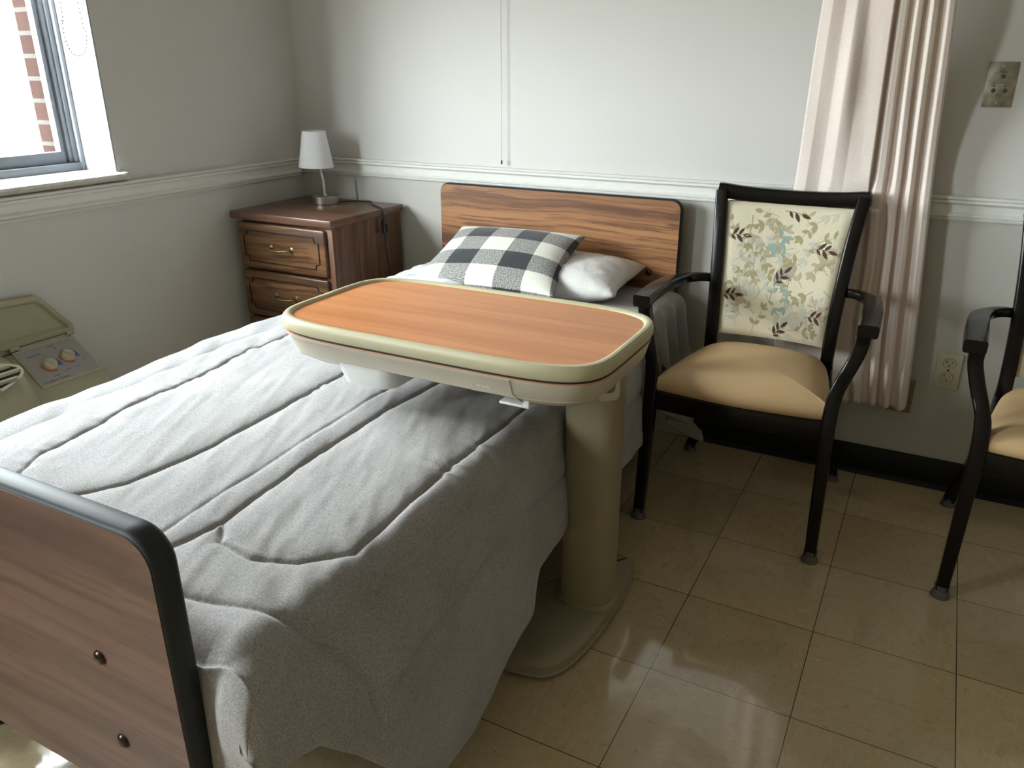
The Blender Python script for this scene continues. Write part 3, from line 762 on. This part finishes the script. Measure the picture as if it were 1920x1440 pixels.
bs = [(1.845, -.905), (1.858, -1.0), (1.862, -1.12), (1.855, -1.24), (1.838, -1.325), (1.812, -1.368), (1.778, -1.384), (1.72, -1.392), (1.60, -1.392), (1.50, -1.386), (1.47, -1.36), (1.48, -1.31), (1.55, -1.26), (1.60, -1.18), (1.60, -1.06), (1.56, -1.0), (1.49, -.95), (1.49, -.90), (1.55, -.885), (1.72, -.885), (1.815, -.887)]
bsc = Vector((sum(a for a, _ in bs)/len(bs), sum(b_ for _, b_ in bs)/len(bs)))
def bring(ins, z):
    out = []
    n = len(bs)
    for i, (a, b_) in enumerate(bs):
        p, q = Vector(bs[i-1]), Vector(bs[(i+1) % n]); t = (q-p).normalized(); nn = Vector((t.y, -t.x))
        if nn.dot(Vector((a, b_))-bsc) < 0 and i not in (12, 13, 14, 15): nn = -nn
        out.append((a-nn.x*ins, b_-nn.y*ins, z))
    return out
# smoother outline
bsm = [ (p.x, p.y) for p in smooth_path([(a, b_, 0) for a, b_ in bs]+[(bs[0][0], bs[0][1], 0)], 4)[:-1]]
bs = bsm
def bring(ins, z):
    out = []; n = len(bs)
    for i, (a, b_) in enumerate(bs):
        p, q = Vector(bs[i-1]), Vector(bs[(i+1) % n]); t = (q-p).normalized(); nn = Vector((-t.y, t.x))
        out.append((a-nn.x*ins, b_-nn.y*ins, z))
    return out
MB().loft([bring(-.004, .012), bring(0, .016), bring(0, .036), bring(.006, .042), bring(.022, .050)]).build('base_cover', M_col, ot)
for (x, y) in ((1.82, -.95), (1.80, -1.34), (1.53, -1.345), (1.53, -.93)):
    MB().lathe([(0, -.008), (.009, -.008), (.009, .008), (0, .008)], (x, y, .0092), 16, M=Matrix.Rotation(PI/2, 4, 'Y')).build('caster', M_black, ot)

# ------------------------------------------------------------------ armchair
HX = 2.004
def chair():
    r = thing('armchair', 'dark wood armchair with leaf print back beside the bed', 'chair', (HX, -.36, 0), 'armchairs along the back wall')
    # rear legs running up into the back posts
    posts = {}
    for s in (-1, 1):
        P = smooth_path([(HX+s*.236, -.100, .020), (HX+s*.214, -.118, .10), (HX+s*.192, -.165, .25), (HX+s*.178, -.205, .40), (HX+s*.176, -.210, .48), (HX+s*.180, -.200, .62), (HX+s*.190, -.172, .78), (HX+s*.203, -.135, .908)], 6)
        n = len(P); W = [.030]*n; H = [.034 if i < n*.4 else .036 for i in range(n)]
        lg = MB().bar(P, H, W, .006, ref=(0, 1, 0)).build('rear_leg', M_espresso, r)
        q = P[0]
        MB().lathe([(.0, .026), (.0165, .026), (.0175, .018), (.0165, .016), (.0215, .007), (.0225, 0), (0, 0)], (q.x, q.y, 0), 20).build('glide', M_glide, lg)
        posts[s] = P
    # front legs rising into the arm supports
    for s in (-1, 1):
        P = smooth_path([(HX+s*.246, -.618, .022), (HX+s*.243, -.613, .15), (HX+s*.240, -.606, .32), (HX+s*.238, -.600, .42), (HX+s*.244, -.585, .49), (HX+s*.268, -.566, .56), (HX+s*.282, -.562, .61), (HX+s*.284, -.566, .640)], 6)
        n = len(P); t = [i/(n-1) for i in range(n)]
        W = [.030+.006*min(1, x*2.5) if x < .55 else .034 for x in t]; H = [.030+.012*min(1, x*2.2) if x < .62 else .036-.006*(x-.62) for x in t]
        lg = MB().bar(P, W, H, .006, ref=(0, 1, 0)).build('front_leg', M_espresso, r)
        q = P[0]
        MB().lathe([(.0, .034), (.0185, .034), (.0185, .027), (.0175, .025), (.0180, .018), (.0225, .008), (.0235, 0), (0, 0)], (q.x, q.y, 0), 20).build('glide', M_glide, lg)
    # arms
    for s in (-1, 1):
        P = smooth_path([(HX+s*.183, -.182, .640), (HX+s*.205, -.192, .648), (HX+s*.235, -.215, .651), (HX+s*.262, -.255, .652), (HX+s*.278, -.315, .656), (HX+s*.286, -.42, .662), (HX+s*.290, -.52, .660), (HX+s*.291, -.582, .655)], 6)
        n = len(P); t = [i/(n-1) for i in range(n)]
        W = [float(np.interp(x, [0, .2, .4, .55, .75, 1], [.024, .026, .034, .048, .052, .050])) for x in t]
        H = [float(np.interp(x, [0, .3, .6, 1], [.026, .026, .028, .034])) for x in t]
        MB().bar(P, W, H, .007).build('armrest', M_espresso, r)
    # seat rails
    rl = MB()
    fp = smooth_path([(HX-.232, -.603, .385), (HX, -.622, .385), (HX+.232, -.603, .385)], 8)
    rl.bar(fp, .024, .056, .004)
    for s in (-1, 1): rl.bar([(HX+s*.236, -.595, .385), (HX+s*.182, -.21, .395)], .022, .050, .004)
    rl.bar([(HX-.178, -.20, .398), (HX+.178, -.20, .398)], .022, .045, .004)
    rl.build('seat_frame', M_espresso, r)
    # cushion
    def so(inset, z, bulge=0):
        out = []
        cs = [(-.222, -.612), (0, -.632), (.222, -.612), (.232, -.59), (.20, -.36), (.165, -.235), (.10, -.192), (0, -.183), (-.10, -.192), (-.165, -.235), (-.20, -.36), (-.232, -.59)]
        P = smooth_path([(a, b_, 0) for a, b_ in cs]+[(cs[0][0], cs[0][1], 0)], 6)[:-1]
        for p in P:
            v = Vector((p.x, p.y+.40, 0)); k = 1-inset; out.append((HX+v.x*k, -.40+v.y*k, z-(.018*max(0, (p.y+.30))/.12 if False else 0)))
        return out
    rings = [so(.03, .410), so(.0, .416), so(-.012, .428), so(0, .440), so(.05, .452), so(.14, .461), so(.28, .468), so(.5, .4735), so(.75, .476), so(.97, .4765)]
    MB().loft(rings).build('seat', M_seat, r, sharp=60)
    # top rail
    P = smooth_path([(HX-.216, -.128, .910), (HX-.13, -.118, .900), (HX, -.112, .896), (HX+.13, -.118, .900), (HX+.218, -.128, .910)], 6)
    MB().bar(P, .030, [.040, .042]+[.044]*(len(P)-4)+[.042, .040], .007).build('top_rail', M_espresso, r)
    # upholstered back panel with printed leaves
    def S(u, v, h=0):    # u 0..1 left to right, v 0..1 top to bottom
        z = .878-.40*v; yb = float(np.interp(z, [.48, .62, .78, .905], [-.210, -.200, -.172, -.135])); hw = float(np.interp(z, [.48, .62, .78, .905], [.176, .180, .190, .203]))-.020
        a = 2*u-1; bow = .018*(1-a*a)
        th = .012*max(0, (1-abs(a)**6)*(1-abs(2*v-1)**8))**.4
        return Vector((HX+a*hw, yb+bow-th-h, z-.0*bow))
    nu, nv = 30, 36; V = []; Fc = []
    for j in range(nv):
        for i in range(nu): V.append(S(i/(nu-1), j/(nv-1)))
    nb = len(V)
    for j in range(nv):
        for i in range(nu): p = S(i/(nu-1), j/(nv-1)); V.append(Vector((p.x, max(p.y, 0)+0 if False else S(i/(nu-1), j/(nv-1), -.024).y, p.z)))
    F1 = [(j*nu+i, (j+1)*nu+i, (j+1)*nu+i+1, j*nu+i+1) for j in range(nv-1) for i in range(nu-1)]
    Fc = F1+[tuple(nb+q for q in f)[::-1] for f in F1]
    bd_ = [i for i in range(nu)]+[(j+1)*nu-1 for j in range(1, nv)]+[(nv-1)*nu+i for i in range(nu-2, -1, -1)]+[j*nu for j in range(nv-2, 0, -1)]
    Fc += [(bd_[i], bd_[(i+1) % len(bd_)], nb+bd_[(i+1) % len(bd_)], nb+bd_[i]) for i in range(len(bd_))]
    mb = MB().add(V, Fc, 0)
    AR = .37/.40
    def leaf(u, v, ang, L, mi, h, fat=.36):
        pts = []; c, s = math.cos(ang), math.sin(ang)
        for t in (0, .18, .4, .62, .82, 1): pts.append((t*L, fat*L*math.sin(PI*t**.85)*.5))
        ring = [(a, b_) for a, b_ in pts]+[(a, -b_) for a, b_ in pts[-2:0:-1]]
        Q = []
        for a, b_ in ring:
            uu, vv = u+(a*c-b_*s)/.36, v+(a*s+b_*c)/.40
            if not (.015 < uu < .985 and .015 < vv < .985): return
            Q.append(S(uu, vv, h))
        mb.add(Q, [tuple(range(len(Q)))], 1+mi)
    def stem(pts, wd, mi, h):
        for (a, b_), (c, d) in zip(pts[:-1], pts[1:]):
            dx, dy = (c-a)*.36, (d-b_)*.40; l = math.hypot(dx, dy)+1e-9; ox, oy = -dy/l*wd/.36, dx/l*wd/.40
            Q = [(a+ox, b_+oy), (c+ox, d+oy), (c-ox, d-oy), (a-ox, b_-oy)]
            if all(.01 < x < .99 and .01 < y < .99 for x, y in Q): mb.add([S(x, y, h) for x, y in Q], [(0, 1, 2, 3)], 1+mi)
    rg = random.Random(11); h = .0004
    def branch(u, v, ang, n, L, mi, fat=.42, step=.034, wd=.0007):
        nonlocal h
        pts = [(u, v)]; a = ang
        for i in range(n):
            a += rg.uniform(-.35, .35); u += math.cos(a)*step/.36; v += math.sin(a)*step/.40; pts.append((u, v))
            h += .0000012
            for sd in (-1, 1):
                if rg.random() < .9: leaf(u, v, a+sd*rg.uniform(.6, 1.1), L*rg.uniform(.8, 1.15), mi, h, fat)
        stem(pts, wd, mi, h); leaf(u, v, a, L, mi, h+.000002, fat)
    cells = [(i, j) for i in range(8) for j in range(9)]; rg.shuffle(cells)
    for i, j in cells:
        mi = rg.choice([0, 1, 4, 0, 1]) if i not in (3, 4) else rg.choice([2, 0, 2, 4])
        branch((i+rg.uniform(.1, .9))/8, (j+rg.uniform(.1, .9))/9, rg.uniform(0, 2*PI), rg.choice([2, 3, 3]), rg.uniform(.021, .029), mi, rg.uniform(.40, .54), .027)
    for (u, v, a) in ((.10, .23, 0), (.56, .05, .2), (.84, .29, .1), (.52, .52, -.9), (.08, .68, -.1), (.56, .93, -.9), (.88, .78, 0)):
        h += .00001
        ca, sa = math.cos(a), math.sin(a)
        for (t_, sd, L) in ((-.050, 1, .023), (-.035, -1, .028), (.0, 1, .031), (.015, -1, .026), (.050, 0, .031)):
            leaf(u+t_*ca, v+t_*sa*.9, a+sd*.85+(.15 if sd == 0 else 0), L, 3, h, .36)
        stem([(u-.085*ca, v-.075*sa+.008), (u-.02*ca, v-.02*sa), (u+.055*ca, v+.05*sa)], .0007, 3, h)
    mb.build('backrest', M_cream, r, sharp=50, mats=[M_cream]+LEAF)
    return r
def copy_tree(o, parent=None):
    c = o.copy(); C.objects.link(c)
    if parent is not None: c.parent = parent
    for ch_ in list(o.children): copy_tree(ch_, c)
    return c
ch1 = chair()
ch2 = copy_tree(ch1); ch2.location = (HX+.813, -.365, 0)
ch2['label'] = 'dark wood armchair cut off by the right edge, beside the outlet'

# ------------------------------------------------------------------ curtain
def curtain():
    # cross section control points: u, x-fraction, depth in front of the wall
    sec = [(0, 0, .070), (.04, .01, .085), (.10, .09, .100), (.17, .19, .095), (.24, .28, .110), (.30, .37, .098), (.36, .47, .104), (.42, .555, .112), (.435, .560, .100), (.445, .555, .072),
           (.47, .575, .072), (.50, .61, .104), (.54, .655, .100), (.57, .665, .066), (.61, .70, .072), (.64, .735, .104), (.68, .765, .098), (.71, .77, .062), (.75, .80, .072), (.78, .84, .104), (.82, .865, .096), (.85, .87, .060), (.89, .90, .066), (.92, .94, .095), (.96, .975, .088), (1, .985, .050)]
    U = [s[0] for s in sec]; FX = [s[1] for s in sec]; FY = [s[2] for s in sec]
    def fn(u, v):
        z = RZ-.02-(RZ-.02-.272)*v
        xl = float(np.interp(z, [.27, .5, .93, 1.43, 2.4], [2.03, 1.99, 2.000, 2.022, 2.05])); xr = float(np.interp(z, [.27, .5, .93, 1.43, 2.4], [2.418, 2.405, 2.375, 2.337, 2.29]))
        fx = float(np.interp(u, U, FX)); d = float(np.interp(u, U, FY))
        # above the rail the right pleats hang further right; they swing out over it
        kink = math.exp(-((z-.90)/.035)**2)
        low = min(1, max(0, (.93-z)/.30))
        amp = 1+.35*low
        d = .048+(d-.05)*.62*amp+.018*kink*(.3+.7*(u > .4))
        up = min(1, max(0, (z-.96)/.5)); up = up*up*(3-2*up); d += .115*up
        shx = float(at(1650, 100, 1, -.1-.115*up)[0]-at(1650, 100, 1, -.1)[0]); xl += shx; xr += shx
        fx += .018*float(fbm(u*3+1, z*1.5, 2))+.012*low*float(vnoise(u*9, z*2))
        if u < .43: d += .010*float(fbm(u*7+z*.9, z*1.1, 2))+.012*math.exp(-((u-.25)/.05)**2-((z-1.22)/.14)**2)
        if u > .43: fx -= .05*max(0, 1-abs(z-.86)/.12)*(1-fx)*.5
        hem = .004*math.sin(u*40)*v**30
        if z < .96 and xl+(xr-xl)*fx < 2.25: d = min(d, .086)
        return (xl+(xr-xl)*fx, -d-.004, z+hem)
    V, Fc = grid(300, 160, fn)
    o = mk('curtain', V, Fc, M_curtain, sharp=180); mod(o, 'SMOOTH', factor=.5, iterations=3); mod(o, 'SOLIDIFY', thickness=.0018, offset=0); return o
tag(curtain(), 'long blush linen curtain hanging in folds against the back wall', 'curtain')

# ------------------------------------------------------------------ wall plates
def plate_corners(x, z, w, h): return (x-w/2, z-h/2, x+w/2, z+h/2)
ol = thing('wall_outlet', 'ivory duplex power outlet low on the wall between the chairs', 'outlet', (2.5085, 0, .395))
MB().box((2.4735, -.006, .338), (2.5435, 0, .452), .003, 3).build('cover_plate', M_ivory, ol)
for cz in (.421, .376):
    q = MB()
    ring = lambda k, y: [(2.5085+a*k, y, cz+max(-.0135, min(.0135, b_))*k) for a, b_ in [(.0165*math.cos(2*PI*i/32), .0165*math.sin(2*PI*i/32)) for i in range(32)]]
    s_ = q.loft([ring(1.0, -.0055), ring(1.0, -.0075), ring(.95, -.0082)]).build('socket', M_ivory, ol)
    m_ = MB().loft([ring(1.06, -.0055), ring(1.06, -.0063)]); m_.build('socket_gap', M_ink, ol)
    d = MB().box((2.5145, -.0088, cz+.001), (2.5162, -.0079, cz+.0085)).box((2.5005, -.0088, cz+.000), (2.5024, -.0079, cz+.0095)).box((2.4965, -.0088, cz+.0042), (2.5006, -.0079, cz+.0058))
    d.lathe([(0, .0009), (.0024, .0009), (.0024, 0), (0, 0)], (2.5085, -.0079, cz-.0065), 14, M=Matrix.Rotation(PI/2, 4, 'X')); d.build('slot', M_ink, s_)
MB().lathe([(0, .0015), (.002, .001), (.003, 0)], (2.5085, -.006, .3985), 12, M=Matrix.Rotation(PI/2, 4, 'X')).build('screw', M_bolt, ol)
cpz = thing('nurse_call_plate', 'worn steel nurse call plate high on the wall', 'wall plate', (2.4835, 0, 1.2145))
x0, z0 = 2.449, 1.1575
MB().box((x0, -.005, z0), (x0+.070, 0, z0+.114), .0015).build('cover_plate', M_steel, cpz)
pd = MB()
def disc(mb, x, z, r, y=-.0055, t=.0015, n=20): mb.lathe([(0, t), (r*.8, t), (r, t*.5), (r, 0)], (x, y+.0005, z), n, M=Matrix.Rotation(PI/2, 4, 'X'))
for (a, b_, r_) in ((.038, .078, .0052), (.0215, .042, .0055), (.0485, .042, .0055), (.021, .054, .0022), (.0485, .054, .0022)):
    q = MB(); disc(q, x0+a, z0+b_, r_); q.build('jack', M_ink, cpz)
for b_ in (.012, .102):
    q = MB(); disc(q, x0+.034, z0+b_, .0030, t=.001); q.build('screw', M_nickel, cpz)
tx = MB()
for s_, a, b_, sz in (('CALL', .021, .0605, .0052), ('TV SOUND', .046, .0605, .0050), ('NURSE', .038, .088, .0052), ('ON', .034, .030, .006)):
    MB().add(*text_mesh(s_, sz, frame_matrix((x0+a, -.0053, z0+b_), (1, 0, 0), (0, 0, 1)), .0002)).build('lettering', M_ink, cpz)
tag(MB().box((2.345, -.005, .238), (2.429, 0, .351), .002, 2).build('blank_wall_plate', M_yellow), 'yellowed blank wall plate half hidden behind the curtain hem', 'wall plate')
# pull cord hanging in front of the back wall
pc = thing('pull_cord', 'thin white pull cord hanging down the wall above the headboard', 'cord', (.967, -.02, .93))
MB().tube([(.967, -.022, .945), (.9655, -.021, 1.6), (.965, -.020, RZ)], .0011, 6).build('cord', M_cordw, pc)
MB().lathe([(0, 0), (.003, .002), (.0032, .012), (.0012, .016), (0, .016)], (.967, -.022, .930), 12).build('cord_end', M_ink, pc)

# ------------------------------------------------------------------ air conditioner under the window
ac = thing('air_conditioner', 'beige wall air conditioner with open control lid below the window', 'air conditioner', (.1, -1.8, 0))
yR = -1.150
# right hand control module
pr = [(.001, .06), (.20, .06), (.20, .30), (.165, .335), (.150, .362), (.028, .455), (.001, .458)]
def slab(pr, y0, y1): 
    k = len(pr); V = [(x, y0, z) for x, z in pr]+[(x, y1, z) for x, z in pr]
    return V, [(i, (i+1) % k, k+(i+1) % k, k+i) for i in range(k)]+[tuple(range(k)), tuple(range(2*k-1, k-1, -1))]
MB().add(*slab(pr, yR-.004, -1.40)).build('control_housing', M_ac, ac)
PA, PB = Vector((.026, 0, .4585)), Vector((.138, 0, .373)); pn = Vector((PB.z-PA.z, 0, -(PB.x-PA.x))); pn = -pn.normalized() if pn.z < 0 else pn.normalized()
if pn.x < 0: pn = -pn
def on_panel(a, b_, h=0):   # a: 0 left..1 right, b: 0 front..1 back
    p = PB.lerp(PA, b_); return Vector((p.x, -1.352+(.19)*a, p.z))+pn*h
def pq(a0, a1, b0, b1, h0, h1): 
    return MB().loft([[on_panel(a0, b0, h0), on_panel(a1, b0, h0), on_panel(a1, b1, h0), on_panel(a0, b1, h0)], [on_panel(a0, b0, h1), on_panel(a1, b0, h1), on_panel(a1, b1, h1), on_panel(a0, b1, h1)]])
pq(-.02, 1.02, -.03, 1.03, -.002, .0035).build('panel_border', M_beige2, ac)
cpn = pq(0, 1, 0, 1, 0, .0045).build('control_panel', M_acpanel, ac)
LP_ = .1406
for (a, b_) in ((.34, .47), (.68, .55)):
    c = on_panel(a, b_, .005); Mk = frame_matrix(c, (0, 1, 0), (PA-PB))
    for (a0, a1, mt_) in ((PI*.90, PI*1.60, M_red), (-.50, .50, M_blue)):
        q = MB(); n = 14; Rr = []; 
        for i in range(n+1):
            t = a0+(a1-a0)*i/n; Rr.append((t, .0))
        V = [Mk @ Vector((.019*math.cos(t), .019*math.sin(t), .0002)) for t, _ in Rr]+[Mk @ Vector(((.029 if mt_ is M_red else .029+.008*max(0,(1-i/n)))*math.cos(t), (.029 if mt_ is M_red else .031)*math.sin(t), .0002)) for i, (t, _) in enumerate(Rr)]
        q.add(V, [(i, i+1, n+2+i, n+1+i) for i in range(n)]).build('dial_mark', mt_, cpn)
    kb = MB().lathe([(0, .010), (.012, .010), (.0165, .012), (.019, .009), (.0205, 0)], c, 32, M=Mk.to_3x3().to_4x4())
    Rk = Mk @ Matrix.Rotation(2.3, 4, 'Z')
    kb.loft([[Rk @ Vector(v) for v in ((-.017, -.005, .008), (.017, -.005, .008), (.017, .005, .008), (-.017, .005, .008))], [Rk @ Vector(v) for v in ((-.015, -.002, .020), (.015, -.002, .020), (.015, .002, .020), (-.015, .002, .020))]])
    kb.build('knob', M_knob, cpn)
lt = MB()
for s_, a, b_, sz in (('Comfort Temps', .26, .07, .0125), ('TEMPERATURE', .22, .80, .0065), ('MODE', .56, .92, .0065), ('WARMER', .30, .16, .005), ('COOLER', .52, .22, .005), ('OFF', .60, .83, .005), ('HIGH', .70, .22, .005), ('FAN', .86, .36, .005)):
    M2 = frame_matrix(on_panel(a, b_, .0047), (0, 1, 0), (PA-PB))
    if s_ == 'Comfort Temps': M2 = M2 @ Matrix.Shear('XZ', 4, (0, 0)) if False else M2
    MB().add(*text_mesh(s_, sz, M2, .0001)).build('lettering', M_ink, cpn)
# hinge strip and open lid leaning on the wall
MB().box((.004, -1.335, .455), (.024, -1.175, .474), .004, 3).build('hinge_bar', M_ac, ac)
lid = MB()
def lidring(x, ins):
    P = [(-1.150-ins, .476+ins), (-1.150-ins, .498), (-1.236, .604-ins), (-1.252, .616-ins), (-1.60, .640-ins), (-1.60, .476+ins)]
    return [(x+(z-.476)*.03, y, z) for y, z in P]
lid.loft([lidring(.003, 0), lidring(.022, 0), lidring(.026, .006), lidring(.026, .016), lidring(.014, .024)])
lid.build('lid', M_ac, ac)
for a, b_ in ((-1.155, -1.178), (-1.332, -1.36)): MB().tube([(.020, a, .474), (.020, b_, .474)], .009, 12).build('hinge', M_ac, ac)
MB().box((.165, -1.36, .318), (.178, -1.17, .326), .002).build('finger_lip', M_ac, ac)
# rounded main housing with grille
def hring_ac(y, k):
    pf = [(.001, .05), (.235, .05), (.245, .20), (.238, .34), (.205, .43), (.15, .487), (.08, .515), (.001, .52)]
    return [(max(.001, x*(.72+.28*k)), y, .05+(z-.05)*(.80+.20*k)) for x, z in [(p.x, p.y) for p in smooth_path([(a, b_, 0) for a, b_ in pf], 5)]]
rg_ = []
for i in range(9):
    a = i/8*PI/2; rg_.append(hring_ac(-1.385-.13*(1-math.cos(a)), math.sin(a)))
rg_ += [hring_ac(-1.9, 1), hring_ac(-2.25, 1)]
MB().loft(rg_).build('main_housing', M_ac, ac, sharp=50)
# oval grille on the sloping shoulder
gc = Vector((.190, -1.70, .4665)); gx = Vector((0, 1, 0)); gy = Vector((-.055, 0, .057)).normalized(); gn = gx.cross(gy); gn = gn if gn.z > 0 else -gn
gr_ = MB(); ring = []
for i in range(48):
    a = 2*PI*i/48; ring.append(gc+gx*.27*math.cos(a)+gy*.058*math.sin(a))
gr_.sweep(ring, [(-.004, -.004), (.004, -.004), (.004, .004), (-.004, .004)], ref=tuple(gn), closed=True)
go = gr_.build('grille_ring', M_ac, ac)
MB().add([p+gn*.001 for p in ring], [tuple(range(48))]).build('grille_opening', M_dark, ac)
for i in range(5):
    t = -.042+i*.021; hy = .262*math.sqrt(max(0, 1-(t/.060)**2))
    c = gc+gy*t
    MB().loft([[c+gx*a+gy*d_+gn*.002 for a, d_ in ((-hy, -.006), (hy, -.006), (hy, .005), (-hy, .005))], [c+gx*a+gy*d_+gn*.009 for a, d_ in ((-hy, -.001), (hy, -.001), (hy, .004), (-hy, .004))]]).build('grille_slat', M_ac, ac)

# ------------------------------------------------------------------ daylight
W = bpy.data.worlds.new('world'); bpy.context.scene.world = W; W.use_nodes = True
n = W.node_tree.nodes; l = W.node_tree.links; bg = n['Background']
tc = n.new('ShaderNodeTexCoord'); sp_ = n.new('ShaderNodeSeparateXYZ'); l.new(tc.outputs['Generated'], sp_.inputs[0])
cr = n.new('ShaderNodeValToRGB'); mp = n.new('ShaderNodeMapRange'); l.new(sp_.outputs[2], mp.inputs[0]); mp.inputs[1].default_value = -1; mp.inputs[2].default_value = 1
l.new(mp.outputs[0], cr.inputs[0]); e = cr.color_ramp.elements
e[0].position = 0; e[0].color = (.42, .42, .39, 1); e[1].position = 1; e[1].color = (.78, .89, 1.0, 1)
for p_, c_ in ((.46, (.50, .51, .50, 1)), (.52, (.92, .96, 1.0, 1)), (.65, (.93, .97, 1.0, 1))):
    q = e.new(p_); q.color = c_
l.new(cr.outputs[0], bg.inputs[0]); bg.inputs[1].default_value = 56.0

sc = bpy.context.scene
sc.view_settings.view_transform = 'Standard'; sc.view_settings.look = 'None'; sc.view_settings.gamma = 1; sc.view_settings.use_curve_mapping = False
sc.view_settings.exposure = 0.22
sc.cycles.max_bounces = 10; sc.cycles.diffuse_bounces = 6; sc.cycles.glossy_bounces = 4; sc.cycles.transparent_max_bounces = 8
sc.cycles.caustics_reflective = False; sc.cycles.caustics_refractive = False; sc.cycles.sample_clamp_indirect = 6
sc.cycles.use_denoising = True
